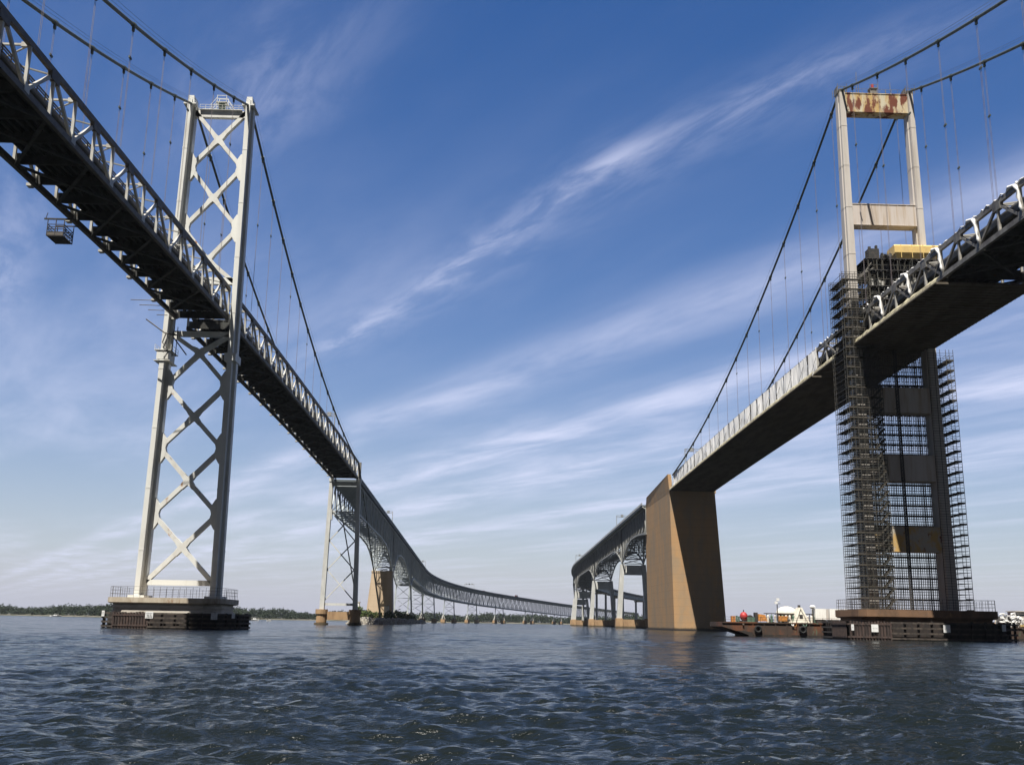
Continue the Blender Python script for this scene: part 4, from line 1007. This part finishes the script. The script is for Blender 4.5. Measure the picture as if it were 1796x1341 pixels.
def new_frames():
    for i, d in enumerate(new_st[1:]):
        c = PN.pt(d, 0, 0); base = Vector((c.x, c.y, 0)); h = PN.at(d)[3]
        T = thing('portal_pier', '%s two legged portal pier behind the big tan anchorage' % (['first']+ordn)[i], 'pier', (c.x, c.y, -3), 'portal piers of the newer bridge')
        zt = c.z-20.4
        P_ = lambda off, dy, z: Vector((c.x+off*math.cos(h)+dy*math.sin(h), c.y-off*math.sin(h)+dy*math.cos(h), z))
        for s in (-1, 1):
            b = MB(); b.hexa([P_(s*7.4-1.3, -1.5, 5), P_(s*7.4+1.3, -1.5, 5), P_(s*7.4+1.3, 1.5, 5), P_(s*7.4-1.3, 1.5, 5)], [P_(s*5.6-1.05, -1.2, zt), P_(s*5.6+1.05, -1.2, zt), P_(s*5.6+1.05, 1.2, zt), P_(s*5.6-1.05, 1.2, zt)]); b.build('leg', M_LEG, T)
            b = MB(); b.hexa([P_(s*7.6-2, -2.5, -3), P_(s*7.6+2, -2.5, -3), P_(s*7.6+2, 2.5, -3), P_(s*7.6-2, 2.5, -3)], [P_(s*7.5-1.7, -2.2, 5), P_(s*7.5+1.7, -2.2, 5), P_(s*7.5+1.7, 2.2, 5), P_(s*7.5-1.7, 2.2, 5)]); b.build('footing', M_PIERC, T)
        b = MB(); b.hexa([P_(-5.9, -1.3, -1), P_(5.9, -1.3, -1), P_(5.9, 1.3, -1), P_(-5.9, 1.3, -1)], [P_(-5.9, -1.3, 4.4), P_(5.9, -1.3, 4.4), P_(5.9, 1.3, 4.4), P_(-5.9, 1.3, 4.4)]); b.build('tie_wall', M_PIERC, T)
        b = MB(); b.hexa([P_(-4.7, -1.1, zt-5.4), P_(4.7, -1.1, zt-5.4), P_(4.7, 1.1, zt-5.4), P_(-4.7, 1.1, zt-5.4)], [P_(-4.6, -1.1, zt-.4), P_(4.6, -1.1, zt-.4), P_(4.6, 1.1, zt-.4), P_(-4.6, 1.1, zt-.4)]); b.build('cross_beam', M_LEG, T)
    for i, d in enumerate(new_far[1:]):
        c = PN.pt(d, 0, 0); h = PN.at(d)[3]; zt = c.z-5.1
        T = thing('portal_pier', '%s low pier under the far girder curve of the newer bridge' % (['first']+ordn)[i], 'pier', (c.x, c.y, -3), 'low piers under the far girder curve')
        P_ = lambda off, dy, z: Vector((c.x+off*math.cos(h)+dy*math.sin(h), c.y-off*math.sin(h)+dy*math.cos(h), z))
        for s in (-1, 1): b = MB(); b.hexa([P_(s*5-1.2, -1.2, -3), P_(s*5+1.2, -1.2, -3), P_(s*5+1.2, 1.2, -3), P_(s*5-1.2, 1.2, -3)], [P_(s*5-1, -1, zt-1.6), P_(s*5+1, -1, zt-1.6), P_(s*5+1, 1, zt-1.6), P_(s*5-1, 1, zt-1.6)]); b.build('leg', M_APPL, T)
        b = MB(); b.hexa([P_(-7, -1.3, zt-1.6), P_(7, -1.3, zt-1.6), P_(7, 1.3, zt-1.6), P_(-7, 1.3, zt-1.6)], [P_(-7.2, -1.3, zt+.1), P_(7.2, -1.3, zt+.1), P_(7.2, 1.3, zt+.1), P_(-7.2, 1.3, zt+.1)]); b.build('pier_cap', M_CONCW, T)
new_frames()
def old_trestles():
    for i, d in enumerate(old_st[:-1]):
        c = PO.pt(d, 0, 0); h = PO.at(d)[3]; zt = c.z-dep1(d)-.4
        T = thing('trestle_tower', '%s steel trestle along the curve of the older bridge' % (['first']+ordn)[i], 'trestle', (c.x, c.y, -3), 'steel trestles under the older bridge')
        P_ = lambda off, dy, z: Vector((c.x+off*math.cos(h)+dy*math.sin(h), c.y-off*math.sin(h)+dy*math.cos(h), z))
        base = 8.5 if i < 2 else 9.0; w0 = 4.9+(zt-6)*.055
        if zt < base+1.5: base = zt-2
        for s in (-1, 1):
            b = MB(); b.beam(P_(s*w0, 0, base), P_(s*4.9, 0, zt), 1.0, 1.0); b.build('leg', M_APP, T)
            b = MB(); 
            for k in (-1, 1): b.beam(P_(s*w0, 0, base+.5), P_(s*w0+s*.2, k*2.4, 4.), .55, .55); b.beam(P_(s*w0, 0, base+.5), P_(s*w0+k*2.0, 0, 4.), .5, .5)
            b.build('foot_strut', M_APPL, T)
            b = MB(); b.hexa([P_(s*w0-2.4, -2.8, -3), P_(s*w0+2.4, -2.8, -3), P_(s*w0+2.4, 2.8, -3), P_(s*w0-2.4, 2.8, -3)], [P_(s*w0-2.2, -2.6, 4), P_(s*w0+2.2, -2.6, 4), P_(s*w0+2.2, 2.6, 4), P_(s*w0-2.2, 2.6, 4)]); b.build('footing', M_PIERC, T)
        b = MB(); n = max(1, int((zt-base)/6)); 
        for k in range(n):
            a, e_ = base+(zt-base)*k/n, base+(zt-base)*(k+1)/n; wa, we = w0+(4.9-w0)*k/n, w0+(4.9-w0)*(k+1)/n
            b.beam(P_(-wa, 0, a), P_(we, 0, e_), .3); b.beam(P_(wa, 0, a), P_(-we, 0, e_), .28); b.beam(P_(-we, 0, e_), P_(we, 0, e_), .35)
        b.build('bracing', M_APP, T)
old_trestles()

# ---------------------------------------------------------------- gantries with lane signals
def gantry(label, P, d, hw, zbase=0., h=6.2, pos=None):
    if pos: x, y, z = pos; hd = 0.
    else: x, y, z, hd = P.at(d)
    T = thing('signal_gantry', label, 'signal gantry', (x, y, z), 'lane signal gantries on the bridge decks')
    P_ = lambda off, dz: Vector((x+off*math.cos(hd), y-off*math.sin(hd), z+dz))
    for s in (-1, 1): b = MB(); b.beam(P_(s*hw, 0), P_(s*hw, h), .3); b.build('post', M_SIG, T)
    b = MB(); b.beam(P_(-hw, h), P_(hw, h), .2); b.beam(P_(-hw, h-.9), P_(hw, h-.9), .2)
    n = 8
    for k in range(n): b.beam(P_(-hw+2*hw*k/n, h-(.9 if k % 2 else 0)), P_(-hw+2*hw*(k+1)/n, h-(0 if k % 2 else .9)), .1)
    b.build('gantry_beam', M_SIG, T)
    for k in (-.6, .0, .6): b = MB(); c = P_(k*hw, h-.2); b.box(c.x-.7, c.x+.7, c.y-.35, c.y-.15, c.z-.7, c.z+.7); b.build('signal_head', M_SIG if k else M_DARK, T)
gantry('signal gantry on the truss sided deck beyond the lattice tower', None, 0, 4.6, pos=(ocx(338), 338, ozb(338)+2.3), h=9.3)
gantry('signal gantry on the older bridge above the arched truss', PO, 150, 5.7)
gantry('signal gantry on the older bridge where the curve begins', PO, 480, 5.7)
gantry('signal gantry midway along the long curve of the older bridge', PO, 805, 5.7)
gantry('signal gantry above the white sheeting just before the anchorage', None, 0, 6.4, pos=(ncx(384), 384, nzp(384)+4), h=9.0)
gantry('signal gantry on the newer bridge above the first arched truss', PN, 150, 7.2)
gantry('signal gantry on the newer bridge near its bend', PN, 398, 7.2)
for k, (d, cl) in enumerate(((868, 'dark red van on the long curve of the older bridge'), (1000, 'dark box truck further along the curve of the older bridge'))):
    x, y, z, h = PO.at(d); T = thing('van' if k == 0 else 'box_truck', cl, 'van' if k == 0 else 'truck', (x, y, z))
    P_ = lambda a, b_, c: Vector((x+a*math.cos(h)+b_*math.sin(h), y-a*math.sin(h)+b_*math.cos(h), z+c))
    Ln = 5.2 if k == 0 else 8.5; Hh = 2.2 if k == 0 else 3.4
    b = MB(); b.hexa([P_(-1, -Ln/2, .45), P_(1, -Ln/2, .45), P_(1, Ln/2-1.4, .45), P_(-1, Ln/2-1.4, .45)], [P_(-.95, -Ln/2, Hh), P_(.95, -Ln/2, Hh), P_(.95, Ln/2-1.6, Hh), P_(-.95, Ln/2-1.6, Hh)]); b.build('body', M_CAR, T)
    b = MB(); b.hexa([P_(-.98, Ln/2-1.38, .45), P_(.98, Ln/2-1.38, .45), P_(.98, Ln/2, .45), P_(-.98, Ln/2, .45)], [P_(-.9, Ln/2-1.38, min(Hh, 2.1)), P_(.9, Ln/2-1.38, min(Hh, 2.1)), P_(.9, Ln/2-.5, 1.4), P_(-.9, Ln/2-.5, 1.4)]); b.build('cab', M_CAR, T)
    for sx in (-1, 1):
        for sy in (-.32, .32): b = MB(); b.tube([P_(sx*1.02, Ln*sy, .4), P_(sx*.8, Ln*sy, .4)], .4, 12); b.build('wheel', M_TYRE, T)

# ---------------------------------------------------------------- rock island
def island():
    b = MB(); rings = []
    def rg(k, z, n=40): return [(-57+(12.5+k)*math.cos(2*math.pi*i/n)*(1+.08*math.sin(3*i)), 700+(215+k*3)*math.sin(2*math.pi*i/n)*(1+.02*math.sin(5*i)), z) for i in range(n)]
    b.loft([rg(3, -2), rg(0, 1.3), rg(-3, 2.6), rg(-8, 2.9)]); o = b.build('island', M_LAND); tag(o, 'low narrow rock island under the older bridge', 'island', kind='structure')
    r = MB(); rr = random.Random(9)
    for k in range(1500):
        a = rr.uniform(0, 2*math.pi) if k > 700 else rr.uniform(-math.pi*.9, -.0)
        kk = rr.uniform(-1.5, 2.6); x = -57+(12.5+kk)*math.cos(a); y = 700+(215+kk*3)*math.sin(a); z = 1.25-kk*.75+rr.uniform(-.2, .45); s = rr.uniform(.5, 1.25)
        pts = [(x+s*rr.uniform(.5, 1)*sx, y+s*rr.uniform(.5, 1)*sy, z+s*rr.uniform(.35, .8)*sz) for sz in (-1, 1) for sx, sy in ((-1, -1), (1, -1), (1, 1), (-1, 1))]
        r.hexa(pts[:4], pts[4:])
    o = r.build('riprap', M_ROCK); tag(o, 'pale rough riprap rocks edging the narrow island', 'rocks', kind='stuff')
    H = thing('equipment_hut', 'small white block hut on the island beside the tall tan pier', 'hut', (-66, 560, 2))
    b = MB(); b.box(-68.2, -65.6, 560, 564, 2.2, 11.0); b.build('wall', M_WHITE, H); b = MB(); b.box(-68.4, -65.4, 559.8, 564.2, 11.0, 11.4); b.build('roof', M_CONCW, H)
    b = MB(); b.box(-67.4, -66.5, 559.9, 560.02, 2.4, 4.6); b.build('door', M_T2B, H)
    K = thing('equipment_box', 'grey box leaning against the shaded face of the tall tan pier', 'box', (-50.6, 563, 2.6)); b = MB(); b.box(-52.6, -50.2, 563, 565.6, 2.4, 9.4); b.build('box_body', M_T2, K); b = MB(); b.box(-52.8, -50.0, 562.8, 565.8, 9.4, 9.7); b.build('lid', M_T2B, K)
island()
def clump_crown(b, c, rx, ry, rz, n, s, rng):
    """leaf clumps scattered through the volume of a crown"""
    d = rng.normal(size=(n, 3)); d /= np.linalg.norm(d, axis=1)[:, None]; rad = rng.uniform(.35, 1., n)**.6
    bump = 1+.22*np.sin(d[:, 0]*5+c[0])*np.cos(d[:, 2]*4+c[1])
    p = d*rad[:, None]*bump[:, None]*np.array([rx, ry, rz])+np.array(c)
    t = rng.normal(size=(n, 3)); t /= np.linalg.norm(t, axis=1)[:, None]
    u = np.cross(t, rng.normal(size=(n, 3))); u /= np.linalg.norm(u, axis=1)[:, None]
    sz = rng.uniform(.6, 1.3, n)[:, None]*s
    for i in range(n):
        a, e = t[i]*sz[i], u[i]*sz[i]*.8; q = p[i]
        b.add([q-a, q-e*.9, q+a, q+e], [(0, 1, 2, 3)])
def shrubs():
    rng = np.random.default_rng(5)
    for i, (x, y, r, h, lb) in enumerate(((-64.5, 548, 4.0, 4.3, 'broad green bush in front of the white hut on the island'), (-59.5, 545, 3.0, 3.0, 'green bush at the foot of the tan pier, lit side'), (-55, 548, 3.2, 2.4, 'dark green bush at the shaded foot of the tan pier'),
                                  (-49.5, 556, 3.0, 2.8, 'green bush just past the tan pier foot'), (-48.5, 600, 4.2, 3.2, 'green bush between the tan pier and the first trestle'), (-48, 640, 4.5, 2.6, 'low yellowish bush near the first trestle'), (-70, 575, 3.2, 3.0, 'bush behind the white hut on the island'), (-48, 690, 5, 2.0, 'low scrub patch beside the first trestle footing'))):
        T = thing('bush', lb, 'bush', (x, y, 2.4), 'bushes on the rock island')
        b = MB(); clump_crown(b, (x, y, 2.4+h*.75), r, r, h*.8, 420, .5, rng); b.build('foliage', M_LEAF, T)
        b = MB()
        for k in range(4): b.tube([(x, y, 2.2), (x+rng.uniform(-1, 1), y+rng.uniform(-1, 1), 2.4+h*.7)], [.12, .05], 5)
        b.build('stem', M_TIMB2, T)
shrubs()

# ---------------------------------------------------------------- far shore and its wood
def shore():
    rng = np.random.default_rng(21)
    def line(az):   # distance of the waterline by bearing (deg from +Y)
        return 1480+120*math.sin(az*.16+1)+90*math.sin(az*.43)+(0 if az > -20 else (-20-az)*30)
    b = MB(); azs = np.arange(-34, 12.5, .4); rings = []
    for a in azs:
        r0 = line(a); s, c = math.sin(R(a)), math.cos(R(a))
        rings.append([(s*r0, c*r0, -.5), (s*(r0+14), c*(r0+14), .9), (s*(r0+40), c*(r0+40), 2.2), (s*(r0+800), c*(r0+800), 3.), (s*(r0+800), c*(r0+800), -2)])
    b.loft(rings); o = b.build('shoreline', M_SAND); tag(o, 'thin sandy far shore below the trees', 'shore', kind='structure')
    f = MB()
    m = mat('far_wood_leaves', (.027, .041, .022), .9, (.017, .028, .016), .05, (.4, .62), (1, 1, 1), (.05, .065, .03), (.56, .7), .09)
    for a in np.arange(-33.5, 12.2, .185):
        for row in range(3):
            az = a+rng.uniform(-.09, .09); r0 = line(az)+26+row*20+rng.uniform(-6, 10); s, c = math.sin(R(az)), math.cos(R(az))
            hh = 10.6+2.0*math.sin(az*.9)+1.4*math.sin(az*2.3+1)+row*1.5+rng.uniform(-1.6, 1.8)
            if az < -25: hh *= 1.05
            cr = rng.uniform(4.5, 7.5)
            clump_crown(f, (s*r0, c*r0, hh*.62), cr, cr, hh*.45, 120, .95, rng)
            if row == 0: clump_crown(f, (s*(r0-5), c*(r0-5), 4.2), 6, 4, 3.2, 60, 1.0, rng)
    o = f.build('wood', m); tag(o, 'dark green wood along the far shore', 'wood', kind='stuff')
shore()

# ---------------------------------------------------------------- barges
def hull(T, x0, x1, y0, y1, z1, rake):
    b = MB(); b.prism_y([(x0, z1), (x0, z1-1.0), (x0+rake, .35), (x0+rake, -2), (x1, -2), (x1, z1)], y0, y1); b.build('hull', M_RUSTY, T)
    b = MB(); b.prism_y([(x0+rake*.55, 1.15), (x0+rake, .3), (x0+rake, -1.8), (x1-.05, -1.8), (x1-.05, .42), (x0+rake+3.5, .42), (x0+rake*.8, 1.15)], y0-.05, y1+.05); b.build('boot_stripe', M_HULLD, T)
    b = MB(); b.beam((x0, y0-.1, z1-.12), (x1, y0-.1, z1-.12), .2, .25)
    for x in np.arange(x0+rake+1, x1, 2.4): b.beam((x, y0-.08, z1-.2), (x, y0-.08, .3), .12, .14, up=(1, 0, 0))
    b.build('rubbing_strake', M_RUSTY, T)
    b = MB(); q = random.Random(int(x0))
    for x in np.arange(x0+.6, x1, 1.9): b.beam((x, y0+.15, z1), (x, y0+.15, z1+1.0), .07)
    for dz in (.5, 1.0): b.beam((x0+.6, y0+.15, z1+dz), (x1, y0+.15, z1+dz), .05)
    b.build('deck_railing', M_SCAF, T)
    for k in range(16):
        x = q.uniform(x0+4, x1-2); w_ = q.uniform(.3, 1.6); d_ = q.uniform(.25, .9); b = MB()
        b.tube([(x, y0+.1, z1+.05), (x+w_*.3, y0-.28, z1-d_), (x+w_*.7, y0-.3, z1-d_*1.1), (x+w_, y0+.1, z1+.05)], q.uniform(.05, .14), 6); b.build('hanging_hose', (M_GREEN, M_TARPB, M_RAILT, M_ORG)[k % 4], T)
    for x in np.arange(x0+7.5, x1, 9.5):
        b = MB()
        for k in range(12):
            a = k*math.pi/6; a2 = (k+1)*math.pi/6; b.tube([(x+.62*math.cos(a), y0-.32, 1.5+.62*math.sin(a)), (x+.62*math.cos(a2), y0-.32, 1.5+.62*math.sin(a2))], .24, 6)
        b.build('tyre_fender', M_TYRE, T)
B1 = thing('work_barge', 'rust streaked flat work barge moored between the anchorage and the scaffolded tower', 'barge', (70, 226, 0)); hull(B1, 50.6, 96.0, 221, 233, 2.95, 5.5)
B2 = thing('work_barge', 'brown work barge moored past the far end of the wide fender', 'barge', (118, 226, 0)); hull(B2, 101.5, 140, 222, 234, 2.75, 2.)
def barge_gear():
    Z = 2.95; q = random.Random(12)
    for k, (x, lb, m_) in enumerate(((61.6, 'low heap of brown planks behind the gas cylinders', M_PLANK), (64.6, 'dull grey crate stack under the dark canopy', M_T2B), (69.9, 'rusty pipe bundle between hopper and dome light', M_RUSTY), (72.4, 'dark timber heap beside the first white container', M_TIMB2), (56.9, 'black crate pile behind the red buoy', M_DARK))):
        T = thing('deck_cargo', lb, 'cargo', (x, 224.4, Z)); n = 0
        for j in range(7):
            b = MB(); a = x+q.uniform(-.9, .5); h = Z+.22*(j//2)+.02*(j % 2)
            b.box(a, a+q.uniform(.5, 1.4), 224.0+.1*j, 225.2+.05*j, h, h+.2) if k != 2 else b.tube([(a-.8, 224.1+.17*j, Z+.12+.18*(j % 3)), (a+1.2, 224.1+.17*j, Z+.12+.18*(j % 3))], .1, 8)
            b.build('stacked_piece', m_, T)
    T = thing('buoy', 'round red buoy on the bow of the rusty barge', 'buoy', (56, 223, Z)); b = MB(); b.blob((55.7, 223, Z+1.15), .85, .85, .95, 14, 8); b.build('float', M_RED, T, True); b = MB(); b.tube([(55.7, 223, Z+1.9), (55.7, 223, Z+2.5)], .12); b.build('pin', M_DARK, T)
    b = MB(); b.box(54.6, 56.9, 222.4, 223.8, Z, Z+.3); b.build('cradle', M_DARK, T)
    T = thing('winch', 'dark deck winch beside the red buoy', 'winch', (57.6, 223, Z)); b = MB(); b.tube([(57.0, 222.4, Z+.8), (57.0, 223.8, Z+.8)], .65, 12); b.build('drum', M_DARK, T); b = MB(); b.box(56.3, 57.9, 222.3, 222.5, Z, Z+1.0); b.box(56.3, 57.9, 223.7, 223.9, Z, Z+1.0); b.build('frame', M_GREEN, T)
    T = thing('welding_set', 'orange welding set next to yellow cylinders at the barge bow', 'welding set', (53.6, 223, Z)); b = MB(); b.box(53.0, 53.8, 222.4, 223.6, Z, Z+1.2); b.build('housing', M_ORG, T); b = MB(); b.tube([(54.1, 222.6, Z), (54.1, 222.6, Z+1.3)], .2, 8); b.tube([(54.55, 222.6, Z), (54.55, 222.6, Z+1.15)], .2, 8); b.build('cylinder', M_GREEN, T)
    T = thing('light_plant', 'orange and black compressor on the barge deck near the bow', 'compressor', (59.4, 223, Z)); b = MB(); b.hexa([(58.6, 222.3, Z+.2), (60.6, 222.3, Z+.2), (60.6, 224, Z+.2), (58.6, 224, Z+.2)], [(58.8, 222.4, Z+1.7), (60.2, 222.4, Z+1.5), (60.2, 223.9, Z+1.5), (58.8, 223.9, Z+1.7)]); b.build('housing', M_ORG, T); b = MB(); b.box(58.0, 58.58, 222.4, 223.8, Z, Z+2.0); b.build('cab', M_DARK, T)
    for k in range(14):
        x = 60.9+k*.78; T = thing('gas_cylinder', '%s gas cylinder, %s in the barge row from the bow' % (('cream', 'green', 'grey')[k % 3], (['first']+ordn+['thirteenth', 'fourteenth'])[k]), 'gas cylinder', (x, 223, Z), 'row of gas cylinders on the rusty barge'); b = MB(); b.tube([(x, 223, Z), (x, 223, Z+1.35), (x, 223, Z+1.55)], [.24, .24, .1], 8); b.build('bottle', (M_CREAM, M_GREEN, M_T2)[k % 3], T); b = MB(); b.tube([(x, 223, Z+1.55), (x, 223, Z+1.7)], .07, 6); b.build('valve', M_DARK, T)
    T = thing('deck_canopy', 'low dark canopy frame above the row of gas cylinders', 'canopy', (66, 225, Z)); b = MB(); b.box(60.8, 72, 223.8, 226, Z+1.8, Z+1.95); b.build('canopy_roof', M_DARK, T); b = MB()
    for x in np.arange(60.9, 72.1, 1.85): b.beam((x, 223.9, Z), (x, 223.9, Z+1.8), .12)
    b.build('post', M_SCAF, T)
    T = thing('floodlight_mast', 'tall thin floodlight mast with two white lamps on the rusty barge', 'light mast', (62.7, 222, Z)); b = MB(); b.tube([(62.7, 222, Z), (62.7, 222, Z+4.7)], .1, 8); b.build('pole', M_SCAF, T)
    b = MB(); b.beam((62.1, 222, Z+3.9), (63.4, 222, Z+3.9), .1); b.build('crossarm', M_SCAF, T)
    for dx, dz in ((-.3, 4.1), (.1, 4.75)): b = MB(); b.box(62.7+dx-.32, 62.7+dx+.32, 221.6, 221.85, Z+dz-.28, Z+dz+.28); b.build('floodlight', M_WHITE, T)
    T = thing('small_pump', 'orange pump at the foot of the floodlight mast', 'pump', (64, 222.5, Z)); b = MB(); b.box(62.9, 65.0, 222.3, 223.4, Z+.3, Z+1.35); b.build('housing', M_ORG, T); b = MB(); b.tube([(64.9, 222.3, Z+.5), (65.4, 222.2, Z+.5)], .25, 8); b.build('outlet', M_DARK, T)
    T = thing('dust_collector', 'bulky pale rounded tank behind the cream hopper on the rusty barge', 'tank', (66, 225, Z)); b = MB(); b.blob((65.8, 226, Z+2.0), 2.3, 1.8, 1.45, 14, 8); b.box(64.4, 67.4, 225, 227, Z, Z+1.4); b.build('tank_shell', M_CREAM, T, False)
    T = thing('hopper', 'cream A shaped hopper with dark hatch on the rusty barge', 'hopper', (68, 223, Z)); b = MB(); b.hexa([(66.1, 222, Z), (69.6, 222, Z), (69.6, 224.6, Z), (66.1, 224.6, Z)], [(67.4, 222.6, Z+3.2), (68.2, 222.6, Z+3.2), (68.2, 224.2, Z+3.2), (67.4, 224.2, Z+3.2)]); b.build('hopper_body', M_CREAM, T)
    b = MB(); b.box(67.45, 68.15, 222.1, 222.45, Z+.9, Z+1.7); b.build('hatch', M_DARK, T); b = MB(); b.tube([(67.8, 223.4, Z+3.2), (67.8, 223.4, Z+3.7)], .3, 8); b.build('vent', M_DARK, T)
    b = MB()
    for x in (66.5, 69.2): b.beam((x, 221.9, Z), (67.8, 222.4, Z+3.1), .14)
    b.build('strut', M_CREAM, T)
    T = thing('dome_lamp', 'round white dome on a short pole by the white containers', 'dome light', (70.6, 223, Z)); b = MB(); b.tube([(70.6, 223, Z), (70.6, 223, Z+2.9)], .1); b.build('pole', M_SCAF, T); b = MB(); b.blob((70.6, 223, Z+3.35), .65, .65, .42, 12, 6); b.build('dome', M_WHITE, T, True)
    for k, (x0, x1, lb) in enumerate(((70.9, 73.2, 'white container next to the hopper, first of three'), (74.0, 76.2, 'white container in the middle of the three on the barge'), (77.1, 84.6, 'longest white container of the three, running behind the fender'))):
        T = thing('site_container', lb, 'container', (x0, 223, Z), 'white containers on the rusty barge'); b = MB(); b.box(x0, x1, 222.2, 224.8, Z+.75, Z+3.0); [b.beam((x, 222.15, Z+.8), (x, 222.15, Z+2.95), .05, .06, up=(1, 0, 0)) for x in np.arange(x0+.3, x1, .55)]; b.build('container_body', M_WBOX, T); b = MB(); b.box(x0+.2, x1-.2, 222.3, 224.7, Z, Z+.72); b.build('skid', M_DARK, T)
        b = MB(); b.box(x1+.02, x1+.6, 222.5, 224.5, Z+.75, Z+2.9); b.build('end_ladder', M_T2, T)
    Z = 2.75
    T = thing('crew_cabin', 'grey green cabin with dark window strip on the brown barge', 'cabin', (119, 224, Z)); b = MB(); b.box(114.8, 128, 223, 227, Z+.9, Z+3.3); b.build('cabin_wall', M_T2, T); b = MB(); b.box(114.7, 128, 222.95, 223.05, Z+2.4, Z+2.8); b.build('window', M_GLASSD, T); b = MB(); b.box(114.5, 128.3, 222.8, 227.2, Z+3.3, Z+3.45); b.build('roof', M_CONCW, T); b = MB(); b.box(115, 127, 223.2, 226.8, Z, Z+.9); b.build('skid', M_DARK, T)
    T = thing('folded_sheeting', 'heap of white folded sheeting and hoses beside the grey green cabin', 'sheeting heap', (112.6, 223, Z)); b = MB(); rr = random.Random(8)
    for k in range(26):
        x = rr.uniform(110.6, 115.4); z = Z+rr.uniform(.8, 3.0)-abs(x-112.5)*.2; b.tube([(x, 222.6+rr.uniform(-.5, .6), z), (x+rr.uniform(.2, .9), 222.5, z+rr.uniform(-.3, .4)), (x+rr.uniform(.4, 1.4), 222.7, z-rr.uniform(.6, 1.6))], rr.uniform(.10, .32), 6)
    b.build('folded_sheet', M_TARPB, T); b = MB(); b.box(111.2, 115, 223.1, 225, Z, Z+2.3); b.build('crate', M_T2B, T)
    T = thing('lift_truck', 'green lift truck with an orange hood near the barge end', 'lift truck', (107, 223, Z)); b = MB(); b.box(106.4, 108.0, 222.8, 224.4, Z+.3, Z+1.9); b.build('body', M_GREEN, T); b = MB(); b.box(106.9, 109.6, 222.3, 222.75, Z+.3, Z+.85); b.build('hood', M_ORG, T)
    for x in (106.8, 109): b = MB(); b.tube([(x, 222.4, Z+.4), (x, 223, Z+.4)], .4, 10); b.build('wheel', M_TYRE, T)
    b = MB(); b.beam((108.3, 223, Z), (108.3, 223, Z+2.4), .14); b.beam((109.8, 223, Z), (110.3, 223, Z+3.0), .2); b.build('mast', M_CREAM, T)
    T = thing('traffic_drum', 'small yellow drum laid on the brown barge under the cabin', 'drum', (115.6, 222.3, Z)); b = MB(); b.tube([(115.0, 222.4, Z+.3), (116.4, 222.4, Z+.3)], .28, 10); b.build('shell', M_YEL, T); b = MB(); b.tube([(116.4, 222.4, Z+.3), (116.5, 222.4, Z+.3)], .2, 10); b.build('lid', M_DARK, T)
barge_gear()

# ---------------------------------------------------------------- small boats
def boat(label, x, y, ln, hd, cab=True, name='motor_boat'):
    T = thing(name, label, 'boat', (x, y, 0), 'small boats on the bay')
    P_ = lambda a, b_, c: (x+a*math.cos(hd)-b_*math.sin(hd), y+a*math.sin(hd)+b_*math.cos(hd), c)
    w_ = ln*.16; b = MB()
    sec = lambda t, f, z: [P_(t*ln/2, -w_*f, z), P_(t*ln/2, -w_*f*.6, -.2), P_(t*ln/2, w_*f*.6, -.2), P_(t*ln/2, w_*f, z)]
    b.loft([sec(-1, .9, .9), sec(-.3, 1, .95), sec(.4, .85, 1.15), sec(.8, .45, 1.35), sec(1.05, .06, 1.5)]); b.build('hull', M_BOAT, T)
    if cab:
        b = MB(); b.hexa([P_(-.15*ln, -w_*.6, .9), P_(.25*ln, -w_*.5, 1.1), P_(.25*ln, w_*.5, 1.1), P_(-.15*ln, w_*.6, .9)], [P_(-.13*ln, -w_*.5, 2.0), P_(.12*ln, -w_*.4, 2.0), P_(.12*ln, w_*.4, 2.0), P_(-.13*ln, w_*.5, 2.0)]); c = b.build('cabin', M_BOAT, T)
        b = MB(); b.box(*sorted((P_(-.1*ln, 0, 0)[0], P_(.1*ln, 0, 0)[0])), y-w_*.53, y-w_*.50, 1.45, 1.8); b.build('window', M_GLASSD, c)
        b = MB(); b.hexa([P_(-.3*ln, -w_*.6, 2.6), P_(.1*ln, -w_*.6, 2.8), P_(.1*ln, w_*.6, 2.8), P_(-.3*ln, w_*.6, 2.6)], [P_(-.3*ln, -w_*.6, 2.7), P_(.1*ln, -w_*.6, 2.9), P_(.1*ln, w_*.6, 2.9), P_(-.3*ln, w_*.6, 2.7)])
        for a in (-.25, .08): b.beam(P_(a*ln, w_*.5, .9), P_(a*ln, w_*.5, 2.7), .08); b.beam(P_(a*ln, -w_*.5, .9), P_(a*ln, -w_*.5, 2.7), .08)
        b.build('canopy', M_BOAT, T)
    b = MB(); b.blob(P_(-.25*ln, 0, 1.3), .3, .3, .5, 8, 5); b.build('outboard_motor', M_DARK, T)
BOATX = -477
boat('white motor boat with raised canopy near the far wooded shore, apart from the others', BOATX, 1190, 11, math.pi+.2)
boat('white open boat just past the fender of the lattice tower', -172, 800, 6.6, 0.15, True)
boat('tiny white skiff beyond the open boat, towards the slender bent', -150, 745, 3.2, .4, False, 'skiff')

# ---------------------------------------------------------------- air
def haze():
    b = MB(); b.box(-2600, 2600, -700, 4200, -3.5, 135); m = bpy.data.materials.new('haze_air'); m.use_nodes = True; N = m.node_tree.nodes
    N.remove(N['Principled BSDF']); v = N.new('ShaderNodeVolumePrincipled'); v.inputs['Color'].default_value = (.80, .87, 1, 1); v.inputs['Density'].default_value = .00003; v.inputs['Anisotropy'].default_value = .1
    m.node_tree.links.new(v.outputs[0], N['Material Output'].inputs['Volume'])
    o = b.build('haze', m); tag(o, 'thin pale summer haze over the bay', 'haze', kind='stuff')
haze()
